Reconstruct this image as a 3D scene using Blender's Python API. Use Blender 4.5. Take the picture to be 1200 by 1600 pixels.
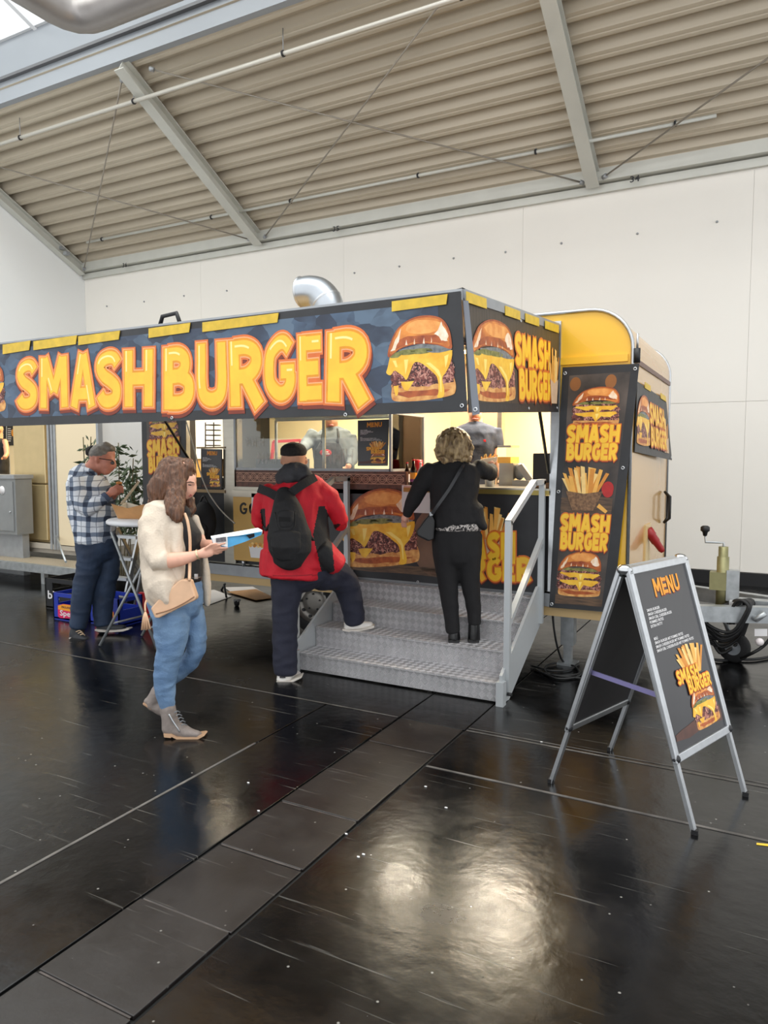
import bpy, bmesh, math, random
from mathutils import Vector, Matrix, noise
from mathutils.geometry import tessellate_polygon
random.seed(7)
for _o in list(bpy.data.objects): bpy.data.objects.remove(_o)
scene = bpy.context.scene
COL = scene.collection
# ------------------------------------------------------------------ camera
F = 1138.0; HZ = 714.0; YAW = math.radians(28.2); PITCH = math.atan((800-HZ)/F)
CAM = Vector((0, 0, 1.62))
cd = bpy.data.cameras.new('camera'); cam = bpy.data.objects.new('camera', cd); COL.objects.link(cam)
cam.location = CAM; cam.rotation_euler = (math.pi/2-PITCH, 0, YAW)
cd.sensor_fit = 'VERTICAL'; cd.sensor_height = 36; cd.lens = F/1600*36; cd.clip_start = .05; cd.clip_end = 200
scene.camera = cam
# ------------------------------------------------------------------ world, light, exposure
world = bpy.data.worlds.new('daylight'); scene.world = world; world.use_nodes = True
wb = world.node_tree.nodes['Background']; wb.inputs[0].default_value = (.96, .98, 1.0, 1); wb.inputs[1].default_value = 1.0
def area(name, loc, size, power, col, rot=(0, 0, 0)):
    l = bpy.data.lights.new(name, 'AREA'); l.shape = 'RECTANGLE'; l.size, l.size_y = size; l.energy = power; l.color = col
    o = bpy.data.objects.new(name, l); COL.objects.link(o); o.location = loc; o.rotation_euler = rot; return o
area('skylight_daylight', (-4, 3.6, 9.4), (16, 4), 600, (1, .98, .94))
vs = scene.view_settings; vs.view_transform = 'Standard'; vs.look = 'None'; vs.gamma = 1; vs.use_curve_mapping = False
vs.exposure = 0.74
# ------------------------------------------------------------------ helpers
FW = Vector((-math.sin(YAW)*math.cos(PITCH), math.cos(YAW)*math.cos(PITCH), -math.sin(PITCH)))
RT = Vector((math.cos(YAW), math.sin(YAW), 0)); UP = RT.cross(FW)
def ray(u, v): return FW + RT*((u-600)/F) - UP*((v-800)/F)
def at(u, v, d): return CAM + ray(u, v)*d
def ony(u, v, y): r = ray(u, v); return CAM + r*(y/r.y)
def onx(u, v, x): r = ray(u, v); return CAM + r*(x/r.x)
def onz(u, v, z=0): r = ray(u, v); return CAM + r*((z-1.62)/r.z)
def depth(P): return (Vector(P)-CAM).dot(FW)
def proj(P):
    d = Vector(P)-CAM; w = d.dot(FW); return 600+F*d.dot(RT)/w, 800-F*d.dot(UP)/w
def lin(c):
    return tuple(((x/255)/12.92 if x/255 <= .04045 else ((x/255+.055)/1.055)**2.4) for x in c[:3])+(1,)
MATS = {}
def mat(name, col, rough=.5, metal=0, var=0, vscale=8, bump=0, bscale=40, stretch=(1, 1, 1), emit=0, alpha=1, trans=0, spec=.5, coat=0, col2=None, sharp=None):
    if name in MATS: return MATS[name]
    m = bpy.data.materials.new(name); m.use_nodes = True; nt = m.node_tree; N = nt.nodes; L = nt.links
    b = N['Principled BSDF']; b.inputs['Roughness'].default_value = rough; b.inputs['Metallic'].default_value = metal
    b.inputs['Specular IOR Level'].default_value = spec; b.inputs['Alpha'].default_value = alpha
    b.inputs['Transmission Weight'].default_value = trans; b.inputs['Coat Weight'].default_value = coat
    c = lin(col); b.inputs['Base Color'].default_value = c
    if var or bump or col2:
        tc = N.new('ShaderNodeTexCoord'); mp = N.new('ShaderNodeMapping'); mp.inputs['Scale'].default_value = stretch
        L.new(tc.outputs['Object'], mp.inputs[0])
    if var or col2:
        n = N.new('ShaderNodeTexNoise'); n.inputs['Scale'].default_value = vscale; n.inputs['Detail'].default_value = 5
        L.new(mp.outputs[0], n.inputs['Vector'])
        r = N.new('ShaderNodeValToRGB')
        lo, hi = sharp or (.3, .7)
        r.color_ramp.elements[0].position = lo; r.color_ramp.elements[1].position = hi
        c2 = lin(col2) if col2 else tuple(min(1, x*(1+var)) for x in c[:3])+(1,)
        c1 = c if col2 else tuple(x*(1-var) for x in c[:3])+(1,)
        r.color_ramp.elements[0].color = c1; r.color_ramp.elements[1].color = c2
        L.new(n.outputs['Fac'], r.inputs[0]); L.new(r.outputs[0], b.inputs['Base Color'])
    if bump:
        n2 = N.new('ShaderNodeTexNoise'); n2.inputs['Scale'].default_value = bscale; n2.inputs['Detail'].default_value = 4
        L.new(mp.outputs[0], n2.inputs['Vector'])
        bp = N.new('ShaderNodeBump'); bp.inputs['Strength'].default_value = bump; bp.inputs['Distance'].default_value = .01
        L.new(n2.outputs['Fac'], bp.inputs['Height']); L.new(bp.outputs[0], b.inputs['Normal'])
    if emit:
        b.inputs['Emission Color'].default_value = c; b.inputs['Emission Strength'].default_value = emit
    MATS[name] = m; return m

def vor_mat(name, cols, scale, rough=.6, stretch=(1, 1, 1), bump=0, coords='Object'):
    """cells in several flat tones (printed artwork, meat, slate)"""
    if name in MATS: return MATS[name]
    m = bpy.data.materials.new(name); m.use_nodes = True; nt = m.node_tree; N = nt.nodes; L = nt.links
    b = N['Principled BSDF']; b.inputs['Roughness'].default_value = rough
    tc = N.new('ShaderNodeTexCoord'); mp = N.new('ShaderNodeMapping'); mp.inputs['Scale'].default_value = stretch
    L.new(tc.outputs[coords], mp.inputs[0])
    nz = N.new('ShaderNodeTexNoise'); nz.inputs['Scale'].default_value = scale*.6; nz.inputs['Detail'].default_value = 3
    L.new(mp.outputs[0], nz.inputs['Vector'])
    ad = N.new('ShaderNodeMixRGB'); ad.blend_type = 'ADD'; ad.inputs[0].default_value = .12
    L.new(mp.outputs[0], ad.inputs[1]); L.new(nz.outputs['Color'], ad.inputs[2])
    v = N.new('ShaderNodeTexVoronoi'); v.inputs['Scale'].default_value = scale; L.new(ad.outputs[0], v.inputs['Vector'])
    sp = N.new('ShaderNodeSeparateColor'); L.new(v.outputs['Color'], sp.inputs[0])
    mx = N.new('ShaderNodeMath'); mx.operation = 'MULTIPLY_ADD'; mx.inputs[1].default_value = .7; mx.inputs[2].default_value = 0
    L.new(sp.outputs[0], mx.inputs[0])
    m2 = N.new('ShaderNodeMath'); m2.operation = 'MULTIPLY_ADD'; m2.inputs[1].default_value = .45
    L.new(nz.outputs['Fac'], m2.inputs[0]); L.new(mx.outputs[0], m2.inputs[2])
    r = N.new('ShaderNodeValToRGB'); el = r.color_ramp.elements
    while len(el) < len(cols): el.new(.5)
    for i, c in enumerate(cols):
        el[i].position = .15+.75*i/max(1, len(cols)-1); el[i].color = lin(c)
    L.new(m2.outputs[0], r.inputs[0]); L.new(r.outputs[0], b.inputs['Base Color'])
    if bump:
        bp = N.new('ShaderNodeBump'); bp.inputs['Strength'].default_value = bump; bp.inputs['Distance'].default_value = .01
        L.new(v.outputs['Distance'], bp.inputs['Height']); L.new(bp.outputs[0], b.inputs['Normal'])
    MATS[name] = m; return m

class MB:
    def __init__(s): s.v = []; s.f = []; s.m = []; s.mats = []; s.sm = []
    def mi(s, m):
        if m not in s.mats: s.mats.append(m)
        return s.mats.index(m)
    def add(s, vs, fs, m, smooth=False):
        k = len(s.v); s.v += [tuple(x) for x in vs]; i = s.mi(m)
        for f in fs: s.f.append(tuple(k+a for a in f)); s.m.append(i); s.sm.append(smooth)
        return s
    def box(s, a, b, m):
        x0, x1 = sorted((a[0], b[0])); y0, y1 = sorted((a[1], b[1])); z0, z1 = sorted((a[2], b[2]))
        return s.add([(x0,y0,z0),(x1,y0,z0),(x1,y1,z0),(x0,y1,z0),(x0,y0,z1),(x1,y0,z1),(x1,y1,z1),(x0,y1,z1)],
              [(0,3,2,1),(4,5,6,7),(0,1,5,4),(1,2,6,5),(2,3,7,6),(3,0,4,7)], m)
    def bar(s, p, q, w, h, m, up=(0, 0, 1)):
        """square bar from p to q, w across, h along up"""
        p = Vector(p); q = Vector(q); t = (q-p).normalized(); u = Vector(up); a = t.cross(u)
        if a.length < 1e-4: a = t.cross(Vector((1, 0, 0)))
        a.normalize(); u = a.cross(t).normalized(); a = a*w/2; u = u*h/2
        vs = [p-a-u, p+a-u, p+a+u, p-a+u, q-a-u, q+a-u, q+a+u, q-a+u]
        return s.add(vs, [(0,3,2,1),(4,5,6,7),(0,1,5,4),(1,2,6,5),(2,3,7,6),(3,0,4,7)], m)
    def tube(s, pts, r, m, n=10, caps=True, smooth=True):
        pts = [Vector(p) for p in pts]; k = len(pts)
        rs = r if isinstance(r, (list, tuple)) else [r]*k
        ref = None; rings = []
        for i, p in enumerate(pts):
            t = (pts[min(i+1, k-1)]-pts[max(i-1, 0)]).normalized()
            if ref is None:
                ref = t.cross(Vector((0, 0, 1)))
                if ref.length < .05: ref = t.cross(Vector((1, 0, 0)))
            ref = (ref-t*ref.dot(t)).normalized(); b = t.cross(ref)
            rings.append([p+(ref*math.cos(2*math.pi*j/n)+b*math.sin(2*math.pi*j/n))*rs[i] for j in range(n)])
        vs = [x for rg in rings for x in rg]
        fs = [(i*n+j, i*n+(j+1) % n, (i+1)*n+(j+1) % n, (i+1)*n+j) for i in range(k-1) for j in range(n)]
        s.add(vs, fs, m, smooth)
        if caps: s.add(rings[0], [tuple(range(n-1, -1, -1))], m); s.add(rings[-1], [tuple(range(n))], m)
        return s
    def lathe(s, o, prof, m, n=20, axis=(0, 0, 1), caps=True):
        o = Vector(o); ax = Vector(axis).normalized(); a = ax.cross(Vector((1, 0, 0)))
        if a.length < .1: a = ax.cross(Vector((0, 1, 0)))
        a.normalize(); b = ax.cross(a)
        vs = [o+ax*h+(a*math.cos(2*math.pi*j/n)+b*math.sin(2*math.pi*j/n))*r for r, h in prof for j in range(n)]
        k = len(prof)
        fs = [(i*n+j, i*n+(j+1) % n, (i+1)*n+(j+1) % n, (i+1)*n+j) for i in range(k-1) for j in range(n)]
        s.add(vs, fs, m, True)
        if caps: s.add(vs[:n], [tuple(range(n-1, -1, -1))], m); s.add(vs[-n:], [tuple(range(n))], m)
        return s
    def prism(s, poly, ext, m, m2=None):
        """polygon (3D points) pushed along ext"""
        p = [Vector(x) for x in poly]; e = Vector(ext); n = len(p)
        tr = [tuple(t) for t in tessellate_polygon([p])]
        s.add(p, tr, m); s.add([x+e for x in p], [t[::-1] for t in tr], m2 or m)
        s.add(p+[x+e for x in p], [(i, (i+1) % n, n+(i+1) % n, n+i) for i in range(n)], m2 or m)
        return s
    def flat(s, poly, m):
        p = [Vector(x) for x in poly]
        return s.add(p, [tuple(t) for t in tessellate_polygon([p])], m)
    def ell(s, c, r, m, n=14, k=9, M=None):
        c = Vector(c); vs = []; fs = []
        for i in range(k+1):
            th = math.pi*i/k
            for j in range(n):
                ph = 2*math.pi*j/n
                p = Vector((r[0]*math.sin(th)*math.cos(ph), r[1]*math.sin(th)*math.sin(ph), r[2]*math.cos(th)))
                vs.append(c+(M @ p if M else p))
        fs = [(i*n+j, i*n+(j+1) % n, (i+1)*n+(j+1) % n, (i+1)*n+j) for i in range(k) for j in range(n)]
        return s.add(vs, fs, m, True)
    def build(s, name, parent=None, bevel=0, fix=True):
        me = bpy.data.meshes.new(name); me.from_pydata(s.v, [], s.f)
        for m in s.mats: me.materials.append(m)
        me.polygons.foreach_set('material_index', s.m); me.polygons.foreach_set('use_smooth', s.sm)
        me.update()
        if fix:
            bm = bmesh.new(); bm.from_mesh(me); bmesh.ops.remove_doubles(bm, verts=bm.verts, dist=1e-6)
            bmesh.ops.recalc_face_normals(bm, faces=bm.faces); bm.to_mesh(me); bm.free()
        o = bpy.data.objects.new(name, me); COL.objects.link(o)
        if parent: adopt(o, parent)
        if bevel:
            b = o.modifiers.new('bevel', 'BEVEL'); b.width = bevel; b.segments = 2; b.limit_method = 'ANGLE'
        return o
def adopt(o, parent):
    o.parent = parent
    if parent.type == 'EMPTY': o.matrix_parent_inverse = Matrix.Translation(parent.location).inverted()
def tag(o, label, cat, group=None):
    o['label'] = label; o['category'] = cat
    if group: o['group'] = group
    return o
def thing(name, loc, label, cat, group=None):
    o = bpy.data.objects.new(name, None); COL.objects.link(o); o.location = loc; o.empty_display_size = .1
    return tag(o, label, cat, group)
def struct(o): o['kind'] = 'structure'; return o
def bez(pts, n=8):
    """Catmull-Rom through points"""
    P = [Vector(p) for p in pts]; P = [P[0]*2-P[1]]+P+[P[-1]*2-P[-2]]; out = []
    for i in range(1, len(P)-2):
        a, b, c, d = P[i-1:i+3]
        for j in range(n):
            t = j/n
            out.append(.5*((2*b)+(c-a)*t+(2*a-5*b+4*c-d)*t*t+(3*b-a-3*c+d)*t**3))
    out.append(P[-2]); return out

# ------------------------------------------------------------------ materials
M = dict(
 wall=mat('wall_white', (234, 230, 222), .55, var=.02, vscale=.7, bump=.02, bscale=3),
 wall_l=mat('wall_white_gloss', (232, 233, 232), .5),
 alu=mat('aluminium', (190, 193, 196), .32, .85, var=.06, vscale=30),
 alu_dull=mat('dull_aluminium', (160, 163, 166), .5, .5, var=.08, vscale=10),
 steel=mat('stainless_steel', (165, 160, 148), .3, .9, var=.05, vscale=4, stretch=(1, 1, 8)),
 galv=mat('galvanised_steel', (172, 176, 178), .42, .75, var=.18, vscale=14),
 black=mat('black_plastic', (22, 22, 24), .5), rubber=mat('black_rubber', (18, 18, 19), .75, bump=.1, bscale=60),
 white=mat('white_plastic', (232, 233, 235), .4), greyp=mat('grey_plastic', (120, 124, 128), .5),
 beam=mat('painted_steel_grey', (198, 198, 190), .5, .2, var=.05, vscale=3),
 roofsheet=mat('roof_sheet_beige', (184, 173, 154), .45, .2, var=.05, vscale=1.2, stretch=(.3, 3, 3)),
 fascia=mat('fascia_white_gloss', (150, 155, 161), .3, 0, spec=.3),
 yellow=mat('trailer_yellow', (240, 186, 48), .3, coat=.3), cream=mat('trailer_cream', (202, 158, 92), .22, coat=.4),
 inwall=mat('interior_cream', (246, 228, 186), .5), dark=mat('dark_panel', (34, 34, 37), .5, var=.2),
 rail=mat('rail_grey_paint', (184, 188, 190), .42, .3), glass=None,
 tape=mat('yellow_tape', (214, 178, 50), .45, var=.12, vscale=20),
 banner=mat('banner_black', (37, 38, 41), .45, var=.25, vscale=6, bump=.25, bscale=9),
 cord=mat('cable_black', (20, 20, 21), .55), red=mat('red_plastic', (190, 24, 34), .4),
)
def glassmat():
    m = bpy.data.materials.new('clear_glass'); m.use_nodes = True; nt = m.node_tree; N = nt.nodes; L = nt.links
    for n in list(N): N.remove(n)
    o = N.new('ShaderNodeOutputMaterial'); t = N.new('ShaderNodeBsdfTransparent'); t.inputs[0].default_value = (.90, .93, .92, 1)
    g = N.new('ShaderNodeBsdfGlossy'); g.inputs['Roughness'].default_value = .02
    fr = N.new('ShaderNodeFresnel'); fr.inputs[0].default_value = 1.45
    x = N.new('ShaderNodeMixShader'); L.new(fr.outputs[0], x.inputs[0]); L.new(t.outputs[0], x.inputs[1]); L.new(g.outputs[0], x.inputs[2]); L.new(x.outputs[0], o.inputs[0])
    return m
M['glass'] = glassmat()
def chequer():
    m = mat('chequer_plate', (222, 220, 222), .38, .35, var=.10, vscale=5)
    N = m.node_tree.nodes; L = m.node_tree.links; b = N['Principled BSDF']
    tc = N.new('ShaderNodeTexCoord'); mp = N.new('ShaderNodeMapping'); mp.inputs['Rotation'].default_value = (math.radians(45),)*3
    mp.inputs['Rotation'].default_value = (0, 0, 0)
    # diagonal coordinates a = x+(y+z), b = x-(y+z): raised lozenges on a chess field
    L.new(tc.outputs['Object'], mp.inputs[0]); sp = N.new('ShaderNodeSeparateXYZ'); L.new(mp.outputs[0], sp.inputs[0])
    def mth(op, a, bb):
        k = N.new('ShaderNodeMath'); k.operation = op
        for i, q in enumerate((a, bb)):
            if isinstance(q, (int, float)): k.inputs[i].default_value = q
            else: L.new(q, k.inputs[i])
        return k.outputs[0]
    yz = mth('ADD', sp.outputs['Y'], sp.outputs['Z'])
    a = mth('ADD', sp.outputs['X'], yz); c = mth('SUBTRACT', sp.outputs['X'], yz)
    cb = N.new('ShaderNodeCombineXYZ'); L.new(a, cb.inputs[0]); L.new(c, cb.inputs[1])
    ch = N.new('ShaderNodeTexChecker'); ch.inputs['Scale'].default_value = 18; L.new(cb.outputs[0], ch.inputs[0])
    wa = N.new('ShaderNodeTexWave'); wa.inputs['Scale'].default_value = 28; wa.bands_direction = 'X'; L.new(cb.outputs[0], wa.inputs[0])
    wc = N.new('ShaderNodeTexWave'); wc.inputs['Scale'].default_value = 28; wc.bands_direction = 'Y'; L.new(cb.outputs[0], wc.inputs[0])
    mx = N.new('ShaderNodeMixRGB'); L.new(ch.outputs['Fac'], mx.inputs[0]); L.new(wa.outputs[0], mx.inputs[1]); L.new(wc.outputs[0], mx.inputs[2])
    old = b.inputs['Base Color'].links[0].from_socket; mc = N.new('ShaderNodeMixRGB'); mc.blend_type = 'MULTIPLY'; mc.inputs[0].default_value = 1
    rr = N.new('ShaderNodeMapRange'); rr.inputs[3].default_value = .80; rr.inputs[4].default_value = 1.04; L.new(ch.outputs['Fac'], rr.inputs[0])
    L.new(old, mc.inputs[1]); L.new(rr.outputs[0], mc.inputs[2]); L.new(mc.outputs[0], b.inputs['Base Color'])
    bp = N.new('ShaderNodeBump'); bp.inputs['Strength'].default_value = 1; bp.inputs['Distance'].default_value = .006
    L.new(mx.outputs[0], bp.inputs['Height']); L.new(bp.outputs[0], b.inputs['Normal'])
    return m
M['cheq'] = chequer()
def floormat(name, base, r0, r1, speck=.5):
    m = bpy.data.materials.new(name); m.use_nodes = True; N = m.node_tree.nodes; L = m.node_tree.links; b = N['Principled BSDF']
    tc = N.new('ShaderNodeTexCoord')
    n = N.new('ShaderNodeTexNoise'); n.inputs['Scale'].default_value = 1.6; n.inputs['Detail'].default_value = 8; n.inputs['Roughness'].default_value = .65
    L.new(tc.outputs['Object'], n.inputs['Vector'])
    rr = N.new('ShaderNodeMapRange'); rr.inputs[1].default_value = .3; rr.inputs[2].default_value = .7; rr.inputs[3].default_value = r0; rr.inputs[4].default_value = r1
    L.new(n.outputs['Fac'], rr.inputs[0]); L.new(rr.outputs[0], b.inputs['Roughness'])
    cr = N.new('ShaderNodeValToRGB'); c = lin(base); cr.color_ramp.elements[0].position = .35; cr.color_ramp.elements[1].position = .75
    cr.color_ramp.elements[0].color = tuple(x*.6 for x in c[:3])+(1,); cr.color_ramp.elements[1].color = tuple(x*1.9 for x in c[:3])+(1,)
    L.new(n.outputs['Fac'], cr.inputs[0])
    # dust specks and scratches
    v = N.new('ShaderNodeTexVoronoi'); v.inputs['Scale'].default_value = 16; v.inputs['Randomness'].default_value = 1; L.new(tc.outputs['Object'], v.inputs['Vector'])
    sr = N.new('ShaderNodeMapRange'); sr.inputs[1].default_value = .045; sr.inputs[2].default_value = .09; sr.inputs[3].default_value = 1; sr.inputs[4].default_value = 0
    L.new(v.outputs['Distance'], sr.inputs[0])
    gate = N.new('ShaderNodeMath'); gate.operation = 'GREATER_THAN'; gate.inputs[1].default_value = .72
    sc = N.new('ShaderNodeSeparateColor'); L.new(v.outputs['Color'], sc.inputs[0]); L.new(sc.outputs[1], gate.inputs[0])
    mu = N.new('ShaderNodeMath'); mu.operation = 'MULTIPLY'; L.new(sr.outputs[0], mu.inputs[0]); L.new(gate.outputs[0], mu.inputs[1])
    mp = N.new('ShaderNodeMapping'); mp.inputs['Scale'].default_value = (1.2, 34, 1); mp.inputs['Rotation'].default_value = (0, 0, .5); L.new(tc.outputs['Object'], mp.inputs[0])
    n3 = N.new('ShaderNodeTexNoise'); n3.inputs['Scale'].default_value = 1.5; n3.inputs['Detail'].default_value = 3; L.new(mp.outputs[0], n3.inputs['Vector'])
    s3 = N.new('ShaderNodeMapRange'); s3.inputs[1].default_value = .64; s3.inputs[2].default_value = .74; L.new(n3.outputs['Fac'], s3.inputs[0])
    ad = N.new('ShaderNodeMath'); ad.operation = 'MAXIMUM'; L.new(mu.outputs[0], ad.inputs[0])
    s4 = N.new('ShaderNodeMath'); s4.operation = 'MULTIPLY'; s4.inputs[1].default_value = .35; L.new(s3.outputs[0], s4.inputs[0]); L.new(s4.outputs[0], ad.inputs[1])
    m5 = N.new('ShaderNodeMath'); m5.operation = 'MULTIPLY'; m5.inputs[1].default_value = speck; L.new(ad.outputs[0], m5.inputs[0])
    mx = N.new('ShaderNodeMixRGB'); L.new(m5.outputs[0], mx.inputs[0]); L.new(cr.outputs[0], mx.inputs[1]); mx.inputs[2].default_value = lin((150, 148, 142))
    L.new(mx.outputs[0], b.inputs['Base Color'])
    nb = N.new('ShaderNodeTexNoise'); nb.inputs['Scale'].default_value = 11; nb.inputs['Detail'].default_value = 6; L.new(tc.outputs['Object'], nb.inputs['Vector'])
    bp = N.new('ShaderNodeBump'); bp.inputs['Strength'].default_value = .3; bp.inputs['Distance'].default_value = .006
    L.new(nb.outputs['Fac'], bp.inputs['Height']); L.new(bp.outputs[0], b.inputs['Normal'])
    MATS[name] = m; return m
M['floor'] = floormat('black_floor', (11, 11, 12), .13, .30, .7)
M['tile'] = floormat('trench_plate', (24, 20, 19), .3, .55, .55)
M['joint'] = mat('floor_joint_dark', (8, 8, 8), .8)
M['dust2'] = mat('trench_joint', (66, 60, 57), .8, var=.6, vscale=14)
M['dust'] = mat('floor_joint_dusty', (92, 88, 84), .7, var=.45, vscale=9)

# ------------------------------------------------------------------ hall
YB = 10.2; XL = -12.21; SL = .532; ZE = 5.3
def roofz(y): return ZE+SL*(YB-y)
fl = struct(MB().box((-18, -2, -.12), (6, YB+.1, -.012), M['joint']).build('floor'))
def plate(x0, x1, y0, y1, m, dz=0, name='floor_plate'):
    g = .005
    return MB().box((x0+g, y0+g, -.012), (x1-g, y1-g, dz), m).build(name, fl, bevel=.003)
for a in [(-18, -2.545, -2, 3.95), (-2.545, -2.01, -2, 3.95), (-18, -2.01, 3.95, YB), (-2.01, -1.57, 3.95, YB), (-1.57, 6, -2, 3.38), (-1.57, 6, 3.38, 3.95), (-1.57, 6, 3.95, YB)]:
    plate(*a, M['floor'])
ty = [-.74+.43*i for i in range(11)]; ty[-1] = 3.56
tl = [-.74, -.31, .12, .55, .98, 1.41, 1.84, 2.27, 2.70, 3.12, 3.54, 3.95]
for i in range(len(tl)-1): plate(-2.004, -1.578, tl[i], tl[i+1], M['tile'], -.002+.003*((i*7) % 3), 'trench_cover')
# dusty filler in the joints between plates
for p, q, w in [((-2.545, .4, .0015), (-2.545, 3.2, .0015), .014), ((-1.56, 3.38, .0015), (.6, 3.38, .0015), .016), ((-1.56, 3.945, .0015), (6, 3.945, .0015), .012),
                ((-12, 3.95, .0015), (-2.02, 3.95, .0015), .010), ((-1.56, 3.985, .001), (6, 3.99, .001), .006)]:
    MB().bar(p, q, w, .003, M['dust']).build('joint_filler', fl)
for y in tl[1:-1]: MB().bar((-1.99, y, -.001), (-1.59, y, -.001), .007, .003, M['dust2']).build('joint_filler', fl)
wbk = struct(MB().box((-13, YB+.02, 0), (6, YB+.2, 5.4), M['wall']).build('wall_back'))
seam = [XL, -9.2, -6.2, -3.25, -.35, 2.6, 6]
for i in range(6):
    for z0, z1 in ((.17, 2.31), (2.314, 5.35)):
        MB().box((seam[i]+.0012, YB, z0), (seam[i+1]-.0012, YB+.03, z1), M['wall']).build('wall_panel', wbk)
bolt = MB().lathe((0, 0, 0), [(.001, -.018), (.012, -.016), (.016, 0)], M['alu_dull'], 10, (0, 1, 0)).build('wall_bolt', wbk)
bolt.location = (-11.6, YB-.002, 4.55)
for x in (-10.6, -9.6, -8.6, -6.9, -6.0, -5.2, -4.3, -3.5, -2.7, -1.7, -.75):
    b2 = bolt.copy(); COL.objects.link(b2); b2.location = (x, YB-.002, 4.55-.03*random.random())
struct(MB().box((XL, YB-.035, 0), (6, YB+.02, .16), M['black']).build('baseboard_back'))
# left gable wall, its top follows the roof slope
wl = [(XL-.15, YB+.2, 0), (XL-.15, YB+.2, 5.45), (XL-.15, 7.2, roofz(7.2)+.2), (XL-.15, 7.2, 9), (XL-.15, -2, 9), (XL-.15, -2, 0)]
struct(MB().prism(wl, (.15, 0, 0), M['wall_l']).build('wall_left'))
# corrugated roof
cm = MB(); per = .2245; prof = []
y = YB+.1
while y > 7.22:
    for dy, dz in ((0, 0), (.030, 0), (.036, .010), (.044, .010), (.050, 0), (.082, 0), (.104, .115), (.150, .115), (.154, .105), (.162, .105), (.166, .115), (.202, .115)): prof.append((y-dy, roofz(y-dy)+dz+.02))
    y -= per
n = len(prof)
cm.add([(-12.3, a, b) for a, b in prof]+[(6, a, b) for a, b in prof], [(i, i+1, n+i+1, n+i) for i in range(n-1)], M['roofsheet'])
co = struct(cm.build('ceiling'))
sol = co.modifiers.new('thick', 'SOLIDIFY'); sol.thickness = .004
def ibeam(x, y0, y1, w, h, name):
    m = MB(); up = Vector((0, SL, 1)).normalized()
    a = Vector((x, y0, roofz(y0))); b = Vector((x, y1, roofz(y1)))
    for off, ww, hh in ((-.01, w, .018), (-h, w, .018), (-h/2, .014, h)):
        m.bar(a+up*off, b+up*off, ww, hh, M['beam'], up)
    return struct(m.build(name))
ibeam(-7.81, YB-.05, 7.25, .17, .17, 'trim_1'); ibeam(-2.26, YB-.05, 7.25, .17, .17, 'trim_2'); ibeam(XL+.09, YB-.05, 7.25, .15, .16, 'trim_3')
ev = MB(); ev.box((-12.2, YB-.16, 5.24), (6, YB, 5.26), M['beam']); ev.box((-12.2, YB-.16, 5.26), (6, YB-.14, 5.4), M['beam']); ev.box((-12.2, YB-.06, 5.12), (6, YB-.01, 5.22), M['beam'])
evo = struct(ev.build('trim_4'))
gt = MB(); gt.box((-12.3, 7.2, 6.84), (6, 7.30, 7.13), M['fascia']); gt.box((-12.3, 7.14, 7.13), (6, 7.30, 7.17), mat('fascia_dark_ledge', (96, 97, 100), .4)); gt.box((-12.3, 7.22, 7.17), (6, 7.30, 7.72), M['fascia'])  # the narrow ledge between the two fascia bands is a darker grey
struct(gt.build('trim_5'))
# skylight: pitched glazing with bars
sk = struct(MB().add([(-12.3, 7.25, 7.74), (6, 7.25, 7.74), (6, 1.2, 10.0), (-12.3, 1.2, 10.0)], [(0, 1, 2, 3)], M['glass']).build('window_1', fix=False))
for i in range(14):
    x = -12.2+1.35*i; MB().bar((x, 7.25, 7.72), (x, 1.2, 9.98), .07, .1, M['white']).build('glazing_bar', sk)
for y in (7.2, 6.3, 5.4, 4.5, 3.6, 2.7, 1.8):
    z = 7.72+(7.25-y)*.3736; MB().bar((-12.3, y, z), (6, y, z), .06, .07, M['white']).build('glazing_bar', sk)
# bent duct
dz_ = MB(); dm = mat('duct_grey', (150, 146, 144), .4, .5, var=.08, vscale=3)
e = Vector((-7.60, 6.36, 6.87)); pts = [e+Vector((0, -4.5, 0)), e+Vector((0, -.35, 0)), e+Vector((.03, -.2, 0)), e+Vector((.1, -.08, 0)), e+Vector((.22, -.015, 0)), e+Vector((.4, 0, 0)), e+Vector((9, 0, 0))]
dz_.tube(pts, .2, dm, 22); dt = thing('air_duct', e, 'large grey round duct with an elbow hanging under the skylight', 'duct'); dz_.build('duct_pipe', dt)
MB().lathe(e+Vector((0, -1.0, 0)), [(.197, -.03), (.205, -.02), (.205, .02), (.197, .03)], dm, 22, (0, 1, 0), caps=False).build('duct_flange', dt)
MB().bar(e+Vector((.35, 0, .15)), e+Vector((.35, 0, 2)), .03, .03, M['beam']).build('hanger', dt)
# sprinkler pipes with hangers
def pipe(name, x0, x1, y, z, r, label, m, hang):
    t = thing(name, (x0, y, z), label, 'pipe'); MB().tube([(x0, y, z), (x1, y, z)], r, m, 10).build('pipe_run', t)
    for x in hang:
        MB().tube([(x, y, z), (x, y, roofz(y)+.02)], .006, M['alu_dull'], 6).build('hanger', t)
        MB().lathe((x-.012, y, z), [(r+.012, 0), (r+.012, .024)], M['dark'], 10, (1, 0, 0)).build('clamp', t)
pw = mat('pipe_white', (214, 210, 200), .3, .3)
P0 = onx(120, 345, -9.0)
pipe('sprinkler_pipe', -12.2, 6, 7.5, ony(345, 115, 7.5).z, .026, 'white sprinkler pipe hung high under the corrugated roof near the skylight', pw, [-10.3, -7.9, -5.4, -3.1, -.8])
pipe('sprinkler_pipe', -11.4, -.75, 9.6, ony(700, 265, 9.6).z, .022, 'grey sprinkler pipe hung low under the roof close to the wall', M['beam'], [-11.0, -8.4, -6.8, -4.6, -2.9, -1.2])
wm = mat('wire_rod', (150, 143, 132), .5, .4)
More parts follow.
